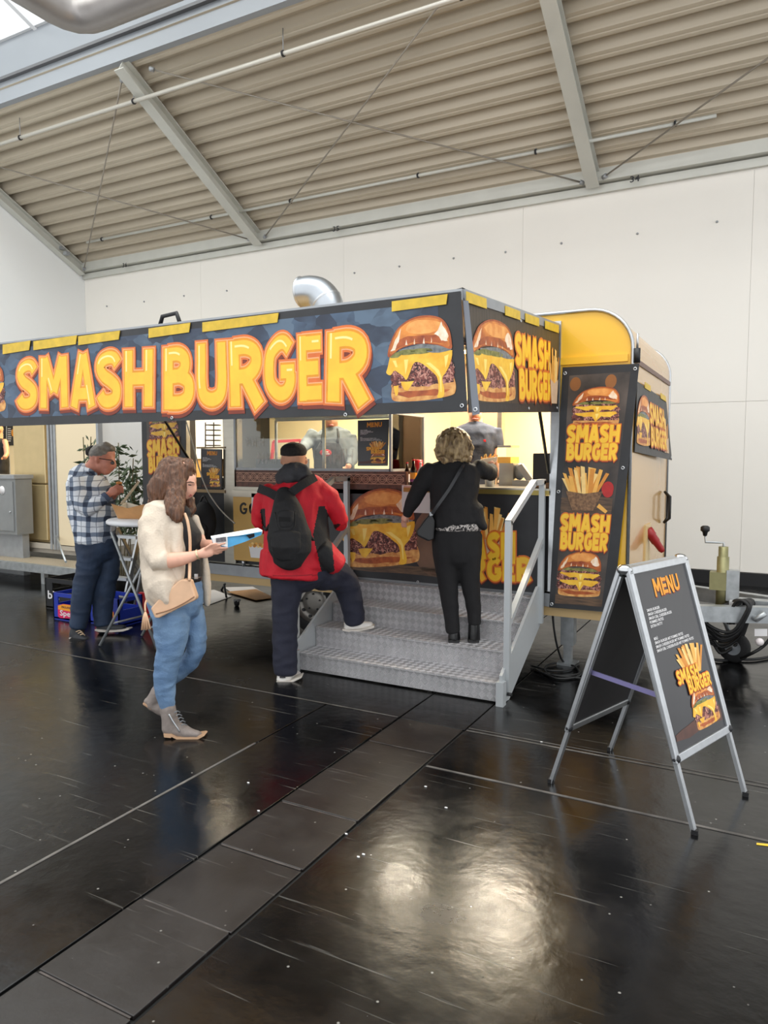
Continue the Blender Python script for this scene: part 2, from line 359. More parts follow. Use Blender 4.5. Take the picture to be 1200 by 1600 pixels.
def rod(name, a, b, label):
    t = thing(name, a, label, 'bracing rod'); MB().tube([a, b], .011, wm, 6).build('rod', t)
    for p in (a, b): MB().lathe(p, [(.03, -.03), (.03, .03)], M['alu_dull'], 8, Vector(b)-Vector(a)).build('fixing', t)
rp = lambda x, y: (x, y, roofz(y)-.12)
rod('bracing_rod', rp(-7.4, 7.35), rp(-2.4, 10.05), 'thin bracing rod falling from the left roof beam top to the right beam foot')
rod('bracing_rod', rp(-7.62, 10.02), rp(-2.9, 7.35), 'thin bracing rod rising to the right from the foot of the left roof beam')
rod('bracing_rod', rp(-2.1, 10.02), rp(2.8, 7.35), 'thin bracing rod at the right edge rising from the right beam foot')
rod('bracing_rod', rp(-12.0, 10.02), rp(-7.95, 7.35), 'thin bracing rod rising steeply from the far left roof corner')
rod('bracing_rod', rp(-12.0, 7.6), rp(-7.95, 10.02), 'thin bracing rod falling from the left edge to the left beam foot')
tk = thing('ceiling_hook', (-11.9, 9.3, 5.6), 'small hook and bracket hanging on the roof beam at the left wall', 'hook')
hp = ony(74, 380, 9.4); MB().tube(bez([hp+Vector((0, 0, .12)), hp+Vector((.03, 0, .05)), hp+Vector((.0, 0, -.03)), hp+Vector((-.04, 0, .03)), hp+Vector((-.01, 0, .1))], 4), .01, M['dark'], 6).build('hook', tk)
for u, v in ((96, 388), (104, 396)): hp = ony(u, v, 9.6); MB().box(hp-Vector((.05, .04, .03)), hp+Vector((.05, .04, .03)), M['alu_dull']).build('bracket', tk)
# ------------------------------------------------------------------ printed lettering and pictures (flat print on real banners)
GL = {
 'S': (.72, [('c', [(.62, .74), (.52, .85), (.36, .87), (.19, .81), (.14, .68), (.24, .56), (.42, .47), (.56, .36), (.54, .20), (.38, .13), (.21, .15), (.11, .27)])]),
 'M': (.98, [('l', [(.13, 0), (.17, 1)]), ('l', [(.19, .98), (.49, .30)]), ('l', [(.49, .30), (.79, .98)]), ('l', [(.81, 1), (.85, 0)])]),
 'A': (.84, [('l', [(.13, 0), (.40, 1)]), ('l', [(.44, 1), (.71, 0)]), ('l', [(.24, .27), (.60, .27)])]),
 'H': (.80, [('l', [(.14, 0), (.14, 1)]), ('l', [(.66, 0), (.66, 1)]), ('l', [(.14, .5), (.66, .5)])]),
 'B': (.76, [('l', [(.14, 0), (.14, 1)]), ('c', [(.14, .87), (.38, .87), (.52, .79), (.52, .64), (.38, .54), (.14, .53)]), ('c', [(.14, .53), (.42, .53), (.61, .43), (.61, .23), (.44, .13), (.14, .13)])]),
 'U': (.80, [('c', [(.14, 1), (.14, .7), (.14, .4), (.2, .2), (.4, .13), (.6, .2), (.66, .4), (.66, .7), (.66, 1)])]),
 'R': (.80, [('l', [(.14, 0), (.14, 1)]), ('c', [(.14, .87), (.42, .87), (.60, .78), (.60, .6), (.42, .47), (.14, .45)]), ('l', [(.36, .46), (.67, 0)])]),
 'G': (.80, [('c', [(.66, .76), (.52, .87), (.36, .86), (.18, .72), (.14, .5), (.18, .28), (.36, .14), (.54, .15), (.65, .27), (.66, .44)]), ('l', [(.40, .45), (.78, .45)])]),
 'E': (.70, [('l', [(.14, 0), (.14, 1)]), ('l', [(.14, .86), (.68, .86)]), ('l', [(.14, .5), (.60, .5)]), ('l', [(.14, .14), (.68, .14)])]),
 'N': (.78, [('l', [(.14, 0), (.14, 1)]), ('l', [(.15, .97), (.62, .03)]), ('l', [(.64, 0), (.64, 1)])]),
 'O': (.80, [('c', [(.14, .5), (.18, .75), (.4, .87), (.62, .75), (.66, .5), (.62, .25), (.4, .13), (.18, .25), (.14, .5), (.18, .75)])]),
}
class Quad:
    """maps (u,v) in 0..1 onto a planar quad: corners lower-left, lower-right, upper-right, upper-left"""
    def __init__(s, ll, lr, ur, ul):
        s.c = [Vector(x) for x in (ll, lr, ur, ul)]; s.n = (s.c[1]-s.c[0]).cross(s.c[3]-s.c[0]).normalized()
        if s.n.dot(CAM-s.c[0]) < 0: s.n.negate()
    def __call__(s, u, v, k=0):
        a, b, c, d = s.c
        return a*(1-u)*(1-v)+b*u*(1-v)+c*u*v+d*(1-u)*v+s.n*k
    def sub(s, u0, v0, u1, v1, k=0): return Quad(s(u0, v0, k), s(u1, v0, k), s(u1, v1, k), s(u0, v1, k))
def pxquad(pts, y): return Quad(*[ony(u, v, y) for u, v in pts])      # ll, lr, ur, ul given as pixels on the plane Y = y
def ribbon(pts, t, e):
    P = [Vector((p[0], p[1])) for p in pts]; n = len(P)
    a = (P[1]-P[0]).normalized(); b = (P[-1]-P[-2]).normalized(); P[0] = P[0]-a*e; P[-1] = P[-1]+b*e
    L = []; R = []
    for i in range(n):
        d = (P[min(i+1, n-1)]-P[max(i-1, 0)]).normalized(); q = Vector((-d.y, d.x))*t
        L.append(P[i]+q); R.append(P[i]-q)
    return L+R, [(i, i+1, n+i+1, n+i) for i in range(n-1)]
def letter(mb, ch, Q, t, e, m, k, du=0, dv=0, sc=1):
    w, st = GL[ch]
    for i, (kind, pts) in enumerate(st):
        pp = [(p.x, p.y) for p in bez([(x, y, 0) for x, y in pts], 4)] if kind == 'c' else pts
        vs, fs = ribbon(pp, t, e)
        mb.add([Q(v.x/w+du, v.y+dv, k+.00007*i) for v in vs], fs, m)
GOLD = mat('print_gold', (232, 150, 24), .45, var=.1, vscale=14); YEL = mat('print_yellow', (250, 196, 52), .4, var=.08, vscale=9)
ORA = mat('print_orange', (222, 112, 48), .45, var=.1, vscale=12); BRN = mat('print_brown_red', (122, 46, 26), .5, var=.15, vscale=12); PALE = mat('print_pale', (255, 232, 150), .4)
PEACH = mat('print_peach', (240, 172, 118), .45)
def letters(mb, word, quads, k=.002, shine=True, fat=.0):
    k0 = k
    for li, (ch, Q) in enumerate(zip(word, quads)):
        k = k0+.000035*(li % 2); letter(mb, ch, Q, .182+fat, .03, BRN, k, .02, -.055); letter(mb, ch, Q, .18+fat, .03, ORA, k+.0004)
        letter(mb, ch, Q, .150+fat, .004, PEACH if shine else ORA, k+.0008)
        letter(mb, ch, Q, .132+fat, -.01, GOLD, k+.0012); letter(mb, ch, Q, .10+fat, -.03, YEL, k+.0016)
        if shine:
            for kind, pts in GL[ch][1][:2]:
                w = GL[ch][0]
                pp = [(p.x, p.y) for p in bez([(x, y, 0) for x, y in pts], 4)] if kind == 'c' else [pts[0], ((pts[0][0]+pts[1][0])/2, (pts[0][1]+pts[1][1])/2), pts[1]]
                pp = pp[1:max(3, len(pp)//3)] if kind == 'c' else [(pts[1][0]*.95+pts[0][0]*.05, pts[1][1]*.95+pts[0][1]*.05), (pts[1][0]*.6+pts[0][0]*.4, pts[1][1]*.6+pts[0][1]*.4)]
                if len(pp) >= 2:
                    vs, fs = ribbon(pp, .016, 0); mb.add([Q((v.x-.055)/w, v.y+.02, k+.002) for v in vs], fs, PALE)
def word_quads(word, Q, gap=.02):
    ws = [GL[c][0] for c in word]; tot = sum(ws)+gap*(len(word)-1); x = 0; out = []
    for w in ws: out.append(Q.sub(x/tot, 0, (x+w)/tot, 1)); x += w+gap
    return out
def word(mb, text, Q, k=.002, shine=False, fat=0): letters(mb, text, word_quads(text, Q), k, shine, fat)
def plain(mb, text, Q, m, k=.002, t=.1):
    for ch, q in zip(text, word_quads(text, Q, .1)): letter(mb, ch, q, t, 0, m, k)
_txt = {}
def text_mesh(s):
    if s not in _txt:
        c = bpy.data.curves.new('t', 'FONT'); c.body = s; c.resolution_u = 2; c.offset = .018; o = bpy.data.objects.new('t', c); COL.objects.link(o)
        me = bpy.data.meshes.new_from_object(o.evaluated_get(bpy.context.evaluated_depsgraph_get()))
        vs = [v.co.copy() for v in me.vertices]; fs = [tuple(p.vertices) for p in me.polygons]
        bpy.data.objects.remove(o); bpy.data.curves.remove(c); bpy.data.meshes.remove(me)
        x0 = min(v.x for v in vs); x1 = max(v.x for v in vs); y1 = .73
        _txt[s] = ([((v.x-x0)/(x1-x0), v.y/y1) for v in vs], fs)
    return _txt[s]
def text(mb, s, Q, m, k=.002):
    vs, fs = text_mesh(s); mb.add([Q(x, y, k) for x, y in vs], fs, m)
def poly(mb, Q, pts, m, k): mb.flat([Q(u, v, k) for u, v in pts], m)
def blob(cx, cy, rx, ry, n=18, jit=0, a0=0, a1=360):
    return [(cx+rx*math.cos(math.radians(a0+(a1-a0)*i/n))*(1+jit*random.uniform(-1, 1)), cy+ry*math.sin(math.radians(a0+(a1-a0)*i/n))*(1+jit*random.uniform(-1, 1))) for i in range(n if a1-a0 == 360 else n+1)]
def wavy(pts, n=5, amp=.012):
    out = []
    for i, (x, y) in enumerate(pts):
        x2, y2 = pts[(i+1) % len(pts)]
        for j in range(n):
            t = j/n; out.append((x+(x2-x)*t+random.uniform(-amp, amp), y+(y2-y)*t+random.uniform(-amp, amp)))
    return out
def curve2(pts, n=5): return [(p.x, p.y) for p in bez([(x, y, 0) for x, y in pts], n)]
BUN = mat('print_bun', (176, 88, 34), .45, col2=(232, 146, 62), vscale=9, sharp=(.35, .65)); BUND = mat('print_bun_dark', (138, 58, 24), .45, col2=(190, 98, 44), vscale=22)
BUNL = mat('print_bun_glint', (240, 196, 150), .45, col2=(252, 236, 216), vscale=30); BUNT = mat('print_bun_top', (222, 134, 56), .45, col2=(246, 178, 98), vscale=16); BREAD = mat('print_bread', (188, 110, 50), .5, col2=(236, 184, 110), vscale=24)
MEAT = vor_mat('print_meat', [(28, 12, 14), (74, 32, 30), (124, 60, 52), (206, 148, 130)], 55, .5)
CHEESE = mat('print_cheese', (232, 166, 30), .4, col2=(250, 204, 70), vscale=14); CHEESEL = mat('print_cheese_light', (255, 224, 120), .4)
PICK = mat('print_pickle', (92, 96, 40), .5, col2=(150, 146, 84), vscale=40); ONION = mat('print_onion', (140, 142, 140), .5, col2=(90, 96, 100), vscale=40)
def burger(mb, Q, k=.002, style=1, squash=1):
    d = .0003
    poly(mb, Q, curve2([(.07, .17), (.06, .08), (.1, .02), (.3, .0), (.6, .0), (.9, .03), (.97, .08), (.97, .2), (.9, .25), (.5, .22), (.1, .22), (.07, .17)]), BREAD, k)
    poly(mb, Q, wavy([(.08, .12), (.3, .04), (.7, .05), (.9, .1), (.7, .12), (.3, .12)], 3, .01), BUND, k+d)
    if style == 2:
        for b in (.16, .33):
            poly(mb, Q, wavy([(.05, b), (.95, b), (.98, b+.1), (.95, b+.17), (.05, b+.17), (.02, b+.08)], 6, .015), MEAT, k+d*2)
            poly(mb, Q, wavy([(.08, b+.16), (.30, b+.09), (.45, b+.1), (.52, b-.04), (.62, b+.1), (.8, b+.08), (.93, b+.17), (.9, b+.21), (.5, b+.21), (.1, b+.2)], 3, .01), CHEESE, k+d*3)
            poly(mb, Q, [(.5, b+.17), (.53, b+.03), (.57, b+.17)], CHEESEL, k+d*4)
        poly(mb, Q, wavy([(.08, .53), (.92, .53), (.9, .6), (.1, .6)], 8, .015), MEAT, k+d*4)
        for x in (.2, .45, .7): poly(mb, Q, blob(x+.05, .60, .16, .035, 12, .1), PICK, k+d*5)
    else:
        poly(mb, Q, wavy([(.07, .18), (.5, .16), (.95, .2), (.97, .4), (.9, .56), (.1, .56), (.05, .36)], 9, .014), MEAT, k+d)
        poly(mb, Q, wavy([(.2, .24), (.4, .24), (.36, .19), (.3, .12), (.26, .14), (.22, .2)], 2, .006), CHEESE, k+d*2)
        poly(mb, Q, wavy([(.1, .2), (.17, .2), (.16, .1), (.12, .07)], 2, .005), CHEESE, k+d*2)
        poly(mb, Q, curve2([(.06, .54), (.02, .42), (.0, .36), (.06, .33), (.12, .38), (.18, .35), (.24, .31), (.29, .26), (.34, .33), (.40, .44), (.46, .46), (.55, .42), (.66, .33), (.73, .25), (.74, .1), (.72, .02), (.80, .02), (.82, .1), (.80, .24), (.86, .32), (.92, .42), (.95, .54), (.9, .57), (.5, .58), (.1, .57)]), CHEESE, k+d*3)
        for a in ([(.58, .44), (.7, .34), (.76, .26), (.77, .08), (.78, .08), (.79, .26), (.76, .34), (.64, .44)], [(.1, .5), (.14, .42), (.17, .42), (.15, .5)], [(.27, .5), (.28, .32), (.31, .4), (.33, .5)], [(.84, .5), (.85, .36), (.88, .44), (.9, .52)]):
            poly(mb, Q, a, CHEESEL, k+d*4)
        for x, w, mm in ((.13, .1, PICK), (.33, .15, PICK), (.52, .16, PICK), (.77, .17, ONION)):
            poly(mb, Q, blob(x, .585-.02*(x < .2), w, .035, 12, .1), mm, k+d*5)
        poly(mb, Q, wavy([(.2, .62), (.5, .67), (.9, .63), (.88, .58), (.5, .61), (.2, .58)], 4, .006), ONION, k+d*4.5)
    y0 = .58
    dome = curve2([(.05, y0-.04), (.03, y0), (.08, y0+.14), (.2, y0+.30), (.4, y0+.40), (.62, y0+.42), (.82, y0+.37), (.92, y0+.24), (.95, y0+.08), (.93, y0), (.75, y0+.06), (.5, y0+.09), (.25, y0+.06), (.05, y0-.04)])
    poly(mb, Q, dome, BUND, k+d*6)
    poly(mb, Q, [(.5+(x-.5)*.93, y0+.22+(y-y0-.22)*.88) for x, y in dome], BUN, k+d*6.3)
    poly(mb, Q, blob(.56, y0+.29, .26, .085, 20, .08), BUNT, k+d*6.6)
    poly(mb, Q, wavy([(.1, y0+.04), (.3, y0+.1), (.6, y0+.12), (.88, y0+.07), (.82, y0+.17), (.6, y0+.2), (.35, y0+.2), (.16, y0+.14)], 3, .012), BUND, k+d*7)
    poly(mb, Q, wavy([(.08, y0+.03), (.15, y0+.16), (.24, y0+.29), (.2, y0+.14), (.14, y0+.04)], 3, .008), BUNL, k+d*8)
    for x_, w_ in ((.3, .03), (.42, .02), (.55, .03), (.66, .02)): poly(mb, Q, wavy([(x_, y0+.09), (x_+w_, y0+.09), (x_+w_*.6, y0+.16)], 2, .004), BUNL, k+d*8)
    poly(mb, Q, wavy([(.72, y0+.2), (.82, y0+.32), (.9, y0+.18), (.9, y0+.1), (.8, y0+.12)], 3, .014), BUNL, k+d*8)
FR = [mat('print_fry_%d' % i, c, .5, var=.08, vscale=20) for i, c in enumerate([(238, 178, 84), (246, 208, 132), (214, 140, 54)])]
CUP = mat('print_cup', (206, 176, 144), .55, var=.1, vscale=12); BASK = mat('print_basket', (92, 66, 46), .5, col2=(150, 112, 78), vscale=60)
def fries(mb, Q, k=.002, n=16, cup='cup'):
    rnd = random.Random(5)
    for i in range(n):
        x = .12+.76*rnd.random(); top = .75+.25*rnd.random()-abs(x-.5)*.35; lean = (x-.5)*.55+rnd.uniform(-.12, .12); w = .035+.015*rnd.random()
        bx = .5+(x-.5)*.6
        poly(mb, Q, [(bx-w, .25), (bx+w, .25), (bx+lean+w, top), (bx+lean-w, top+.02)], FR[i % 3], k+.00006*i)
    if cup == 'cup': poly(mb, Q, [(.22, 0), (.78, 0), (.9, .42), (.5, .34), (.1, .42)], CUP, k+.0014)
    if cup == 'basket': poly(mb, Q, [(.26, 0), (.74, 0), (.92, .42), (.5, .36), (.08, .42)], BASK, k+.0014)
SLATE = vor_mat('print_slate', [(34, 40, 54), (48, 60, 80), (76, 98, 122), (44, 54, 72), (88, 108, 128)], 8, .4, (1, 1, 1.6), .15)
BOKEH = mat('print_bokeh', (34, 30, 29), .45, col2=(104, 92, 84), vscale=3, sharp=(.35, .75), bump=.1, bscale=6)
WOODP = mat('print_wood', (112, 86, 64), .5, col2=(60, 48, 40), vscale=10, stretch=(1, 1, 8)); GLOW = mat('print_lamp_blur', (140, 88, 42), .5, var=.15, vscale=6); KETCH = mat('print_ketchup', (176, 26, 24), .4, var=.15, vscale=30)
EYE = mat('eyelet_metal', (196, 198, 200), .3, .9); WHT = mat('print_white', (226, 224, 224), .5)
def eyelet(p, n, parent, r=.011):
    MB().lathe(Vector(p), [(r*.5, .003), (r*.5, .005), (r*.85, .006), (r, .003)], EYE, 12, n, caps=False).build('eyelet', parent)
def sheet(name, Q, m, parent, th=.004):
    return MB().prism(Q.c, -Q.n*th, m).build(name, parent)

# ------------------------------------------------------------------ the food trailer
YT = 5.35; TXR = -.90; TXL = -5.60; TYB = 7.32; ZR = 2.66
tr = thing('food_trailer', (-3.3, 6.3, 0), 'yellow and cream food trailer with a raised serving hatch and an exhaust pipe', 'food trailer')
# side profile with a rounded top at both ends (seen on the serving side)
def prof(x0, x1, z0, z1, r, n=10):
    p = [(x0, z0), (x1, z0)]
    p += [(x1-r+r*math.cos(a), z1-r*.95+r*.95*math.sin(a)) for a in [math.pi/2*i/n for i in range(n+1)]]
    p += [(x0+r+r*math.cos(a), z1-r*.95+r*.95*math.sin(a)) for a in [math.pi/2+math.pi/2*i/n for i in range(n+1)]]
    return p
OP = prof(TXL, TXR, .55, ZR, .30); IP = prof(TXL+.05, TXR-.05, .60, ZR-.05, .26)
n = len(OP)
sh = MB()
sh.add([(x, YT, z) for x, z in OP]+[(x, TYB, z) for x, z in OP]+[(x, YT, z) for x, z in IP]+[(x, TYB, z) for x, z in IP],
       [(i, (i+1) % n, n+(i+1) % n, n+i) for i in range(n)]+[(2*n+i, 3*n+i, 3*n+(i+1) % n, 2*n+(i+1) % n) for i in range(n)], M['cream'])
sh.build('body_shell', tr)
bk = MB(); bk.flat([(x, TYB-.002, z) for x, z in OP], M['inwall']); bk.flat([(x, TYB+.03, z) for x, z in OP], M['cream']); bk.build('rear_wall', tr)
# inner lining
ln = MB(); ln.box((TXL+.05, YT+.04, .60), (TXR-.05, TYB-.01, .62), M['steel']); ln.box((TXR-.075, YT+.04, .62), (TXR-.055, TYB-.01, 2.5), M['inwall'])
ln.box((TXL+.06, YT+.04, ZR-.09), (TXR-.2, TYB-.01, ZR-.06), M['inwall']); ln.build('interior_lining', tr)
lw = MB(); lw.box((TXL+.055, YT+.04, .62), (TXL+.075, 6.0, 2.5), M['dark']); lw.box((TXL+.055, 6.45, .62), (TXL+.075, TYB-.01, 2.5), M['dark']); lw.build('interior_end_wall', tr)
MB().box((TXL+.074, 6.0, 1.6), (TXL+.078, 6.45, 2.5), M['white']).build('interior_window', tr)
# yellow front panels left and right of the hatch and above it
OPX0, OPX1, OPZ = -5.06, -1.43, 2.53
fp = MB()
pr = [(x, z) for x, z in OP if x > -2.5]; pl = [(x, z) for x, z in OP if x < -4]
fp.prism([(OPX1, YT-.012, .55)]+[(x, YT-.012, z) for x, z in pr]+[(OPX1, YT-.012, ZR)], (0, .012, 0), M['yellow'])
fp.build('front_panel', tr)
fp = MB(); fp.prism([(OPX0, YT-.012, ZR)]+[(x, YT-.012, z) for x, z in pl if z > .56]+[(TXL, YT-.012, .55), (OPX0, YT-.012, .55)], (0, .012, 0), M['yellow']); fp.build('front_panel', tr)
MB().box((OPX0, YT-.012, OPZ), (OPX1, YT, ZR), M['yellow']).build('front_panel', tr)
hf = MB(); hf.box((OPX1-.035, YT-.035, .62), (OPX1+.03, YT+.03, 2.6), M['alu']); hf.build('hatch_frame', tr)
hf = MB(); hf.box((OPX0, YT-.035, OPZ-.05), (OPX1, YT+.03, OPZ+.02), M['alu']); hf.build('hatch_frame', tr)
hf = MB(); hf.box((OPX0-.03, YT-.035, .62), (OPX0+.035, YT+.03, 2.6), M['alu']); hf.build('hatch_frame', tr)
for y, yy in ((YT-.02, 'front'), (TYB+.02, 'rear')):
    mo = MB(); q = [(x, y, z) for x, z in OP[1:n//2+1]]; mo.tube(q+[(-3.3, y, ZR)], .013, M['alu'], 8); mo.build('corner_moulding', tr)
mo = MB(); mo.bar((TXR+.004, YT, 2.30), (TXR+.004, TYB, 2.30), .012, .035, mat('moulding_brown', (96, 58, 48), .4)); mo.build('end_moulding', tr)
MB().box((-1.44, YT-.03, 2.285), (-.93, YT-.012, 2.335), M['yellow']).build('end_ledge', tr)
# chassis
ch = MB(); ch.box((TXL, YT-.01, .50), (TXR, YT+.05, .60), M['alu_dull']); ch.box((TXL, YT+.005, .43), (TXR, YT+.03, .50), mat('chassis_tan', (196, 166, 116), .5)); ch.build('frame_rail', tr)
ch = MB(); ch.box((TXL+.05, YT+.35, .36), (TXR-.05, YT+.42, .47), M['dark']); ch.box((TXL+.05, TYB-.3, .36), (TXR-.05, TYB-.22, .47), M['dark']); ch.box((TXL+.02, YT+.06, .47), (TXR-.02, TYB, .52), M['dark']); ch.build('chassis_beam', tr)
MB().box((-4.95, YT-.016, .445), (-4.83, YT+.004, .485), mat('marker_orange', (226, 104, 20), .3)).build('marker_light', tr)
def wheel(x, y, r, w):
    o = MB().lathe((x, y, r), [(r*.62, -w/2), (r*.93, -w/2), (r, -w*.32), (r, w*.32), (r*.93, w/2), (r*.62, w/2)], M['rubber'], 32, (0, 1, 0), caps=False).build('tyre', tr)
    rm = mat('wheel_rim', (118, 114, 108), .4, .6, var=.1)
    MB().lathe((x, y, r), [(r*.64, -w*.42), (r*.6, -w*.3), (r*.46, -w*.1), (r*.40, -w*.22), (r*.2, -w*.26), (.001, -w*.26)], rm, 32, (0, 1, 0), caps=False).build('rim', o)
    for i in range(10):
        a = i*math.pi/5; c = Vector((x+math.cos(a)*r*.5, y-w*.2, r+math.sin(a)*r*.5)); MB().lathe(c, [(.016, -.004), (.016, .002)], M['black'], 8, (0, 1, 0)).build('rim_hole', o)
    for i in range(5):
        a = i*2*math.pi/5+.3; c = Vector((x+math.cos(a)*r*.26, y-w*.28, r+math.sin(a)*r*.26)); MB().lathe(c, [(.008, -.008), (.008, .008)], M['dark'], 6, (0, 1, 0)).build('wheel_nut', o)
wheel(-3.70, YT+.22, .29, .18)
wheel(-3.0, YT+.22, .29, .18)
for x in (-1.38, -5.45):
    lg = MB(); lg.box((x-.05, 5.58, .16), (x+.05, 5.68, .5), M['galv']); lg.box((x-.03, 5.6, .02), (x+.03, 5.66, .2), M['galv']); lg.box((x-.07, 5.56, 0), (x+.07, 5.7, .02), M['galv']); lg.build('support_leg', tr)
# hatch: raised flap that carries the banners
CY = 3.47; CZ = 2.43
fl_ = MB(); CXL = -5.62
fl_.prism([(-1.43, YT-.03, 2.53), (-1.43, YT-.03, 2.58), (-1.41, CY, CZ+.03), (-1.41, CY, CZ-.02)], (CXL+1.42, 0, 0), mat('hatch_grey', (96, 98, 102), .45)); fl_.build('hatch_flap', tr)
for a, b in (((-1.41, CY-.008, CZ), (CXL, CY-.008, CZ)), ((-1.41, CY, CZ), (-1.42, YT-.05, 2.55)), ((CXL, CY, CZ), (CXL, YT-.05, 2.55))):
    MB().bar(a, b, .03, .055, M['alu_dull']).build('hatch_edge', tr)
MB().tube([(-1.47, 4.75, 2.44), (-1.47, YT-.04, 1.5)], .012, M['black'], 8).build('gas_strut', tr)
MB().tube([(-5.0, 4.65, 2.4), (-5.0, YT-.02, 1.6)], .012, M['black'], 8).build('gas_strut', tr)
hk = MB(); hx = onx(265, 505, -4.0); hx = ony(265, 503, CY+.05)
hk.tube([hx+Vector((-.09, 0, -.03)), hx+Vector((-.06, 0, .04)), hx+Vector((.06, 0, .05)), hx+Vector((.09, 0, -.02))], .014, M['black'], 8); hk.build('lift_handle', tr)
hx = ony(712, 459, CY+.05); MB().bar(hx+Vector((-.04, 0, 0)), hx+Vector((.05, 0, .012)), .05, .02, M['black']).build('hatch_latch', tr)
# little antenna lamp and door handle on the end wall
MB().tube([(-.87, YT-.02, 2.27), (-.87, YT-.02, 2.37)], .022, M['black'], 10).build('lamp_socket', tr)
MB().tube([(-.87, YT-.02, 2.37), (-.87, YT-.02, 2.47)], .008, M['alu'], 8).build('aerial_pin', tr)
h0 = onx(1037, 793, -.88); hd = MB(); hd.tube([h0+Vector((0, .05, .14)), h0+Vector((.05, .02, .10)), h0+Vector((.05, .02, -.10)), h0+Vector((0, .05, -.14))], .012, M['black'], 8)
hd.tube([h0+Vector((0, .05, .14)), h0+Vector((.02, .12, .10)), h0+Vector((.02, .12, -.10)), h0+Vector((0, .05, -.14))], .012, M['black'], 8); hd.build('door_handle', tr)
s0 = onx(1012, 850, -.89); pk = MB()
pk.box(s0+Vector((-.01, -.1, -.14)), s0+Vector((.0, .14, .16)), mat('inlet_plate', (214, 186, 132), .4)); pk.build('inlet_plate', tr)
pk = MB(); pk.lathe(s0+Vector((.0, .03, .1)), [(.042, -.02), (.042, .04), (.036, .05), (.036, .10), (.03, .11), (.026, .18), (.015, .20)], mat('plug_red', (150, 26, 28), .4), 16, (.55, .1, -.8)); pk.build('power_plug', tr)
# exhaust elbow on the roof
EP = [ony(u, v, 6.2) for u, v in ((515, 520), (514, 485), (510, 470), (499, 458), (485, 455), (472, 457))]
ex = MB(); ex.tube(bez(EP, 5), .15, mat('spiral_duct_zinc', (176, 182, 188), .3, .85, var=.1, vscale=6), 28, caps=False)
exo = ex.build('exhaust_elbow', tr); sm = exo.modifiers.new('t', 'SOLIDIFY'); sm.thickness = .004
MB().lathe(EP[-1], [(.150, -.012), (.159, 0), (.150, .012)], M['alu'], 28, EP[-1]-EP[-2], caps=False).build('exhaust_rim', tr)
MB().lathe(EP[2], [(.150, -.012), (.156, 0), (.150, .012)], M['alu'], 28, EP[3]-EP[1], caps=False).build('exhaust_rim', tr)
# serving counter with its front wall, worktop strip
MB().box((-5.06, YT+.01, .62), (-1.46, YT+.05, 1.33), M['dark']).build('counter_wall', tr)
MB().box((-2.66, YT-.05, 1.35), (-1.46, YT+.62, 1.385), M['steel']).build('counter_top', tr)
MB().box((-4.46, YT-.03, 1.31), (-2.64, YT+.62, 1.345), M['steel']).build('counter_top', tr)
MB().box((-2.66, YT-.055, 1.337), (-1.46, YT-.03, 1.372), mat('counter_edge_brass', (150, 134, 74), .35, .7)).build('counter_edge', tr)
MB().box((-4.57, YT-.02, .62), (-4.44, YT+.10, 2.5), M['steel']).build('steel_column', tr)
MB().box((-2.78, 6.55, .62), (-2.30, 6.6, 2.5), mat('interior_tan', (186, 152, 118), .45)).build('partition', tr)
MB().box((-2.30, 6.53, .62), (-2.26, 6.62, 2.5), M['steel']).build('partition_post', tr)
# ceiling lamps in the trailer
def lamp(x, y, w):
    o = MB().box((x-w/2-.02, y-.06, ZR-.12), (x+w/2+.02, y+.06, ZR-.09), M['white']).build('lamp_housing', tr)
    MB().box((x-w/2, y-.045, ZR-.145), (x+w/2, y+.045, ZR-.12), mat('lamp_tube', (255, 226, 160), .4, emit=9)).build('lamp_tube', o)
    l = area('trailer_lamp', (x, y, ZR-.16), (w, .09), 42*w, (1, .90, .72)); l.parent = o
lamp(-2.1, 6.0, .62); lamp(-3.0, 5.95, .3); lamp(-4.0, 6.3, .6); lamp(-5.05, 5.95, .2); lamp(-1.5, 6.6, .5)

# ------------------------------------------------------------------ banners
# long canopy banner
Qc = Quad((CXL, CY-.045, 1.845), (-1.365, CY-.045, 1.845), (-1.405, CY-.045, 2.44), (CXL, CY-.045, 2.44))
bn = thing('canopy_banner', (-3.5, CY-.045, 1.845), 'long blue-black banner with huge SMASH BURGER lettering along the canopy front', 'banner')
sheet('banner_sheet', Qc, M['banner'], bn)
s_ = MB(); poly(s_, Qc, [(.005, .1), (.97, .1), (.97, .93), (.005, .93)], SLATE, .001); s_.build('printed_background', bn)
LB = [('S', (25, 641, 61, 641, 60, 559, 27, 562)), ('M', (63, 640, 108, 638, 108, 554, 61, 558)), ('A', (110, 639, 151, 638, 149, 550, 112, 552)), ('S', (151, 639, 192, 639, 191, 545, 149, 548)), ('H', (194, 638, 241, 637, 242, 543, 193, 546)),
      ('B', (255, 643, 305, 641, 305, 538, 255, 542)), ('U', (307, 639, 358, 637, 355, 531, 307, 535)), ('R', (359, 638, 417, 636, 413, 526, 356, 531)), ('G', (412, 630, 464, 628, 463, 520, 413, 524)), ('E', (467, 630, 506, 628, 504, 519, 465, 523)), ('R', (509, 630, 583, 634, 580, 510, 511, 518))]
lt = MB(); qs = [Quad(*[ony(c[i], c[i+1], CY-.045) for i in (0, 2, 4, 6)]) for _, c in LB]
letters(lt, [a for a, _ in LB], qs, .003); lt.build('lettering', bn)
def bpx(u0, v0, u1, v1, y): return Quad(ony(u0, v1, y), ony(u1, v1, y), ony(u1, v0, y), ony(u0, v0, y))
b_ = MB(); burger(b_, Quad(*[ony(u, v, CY-.045) for u, v in ((606, 630), (716, 621), (710, 489), (601, 499))]), .003); b_.build('printed_burger', bn)
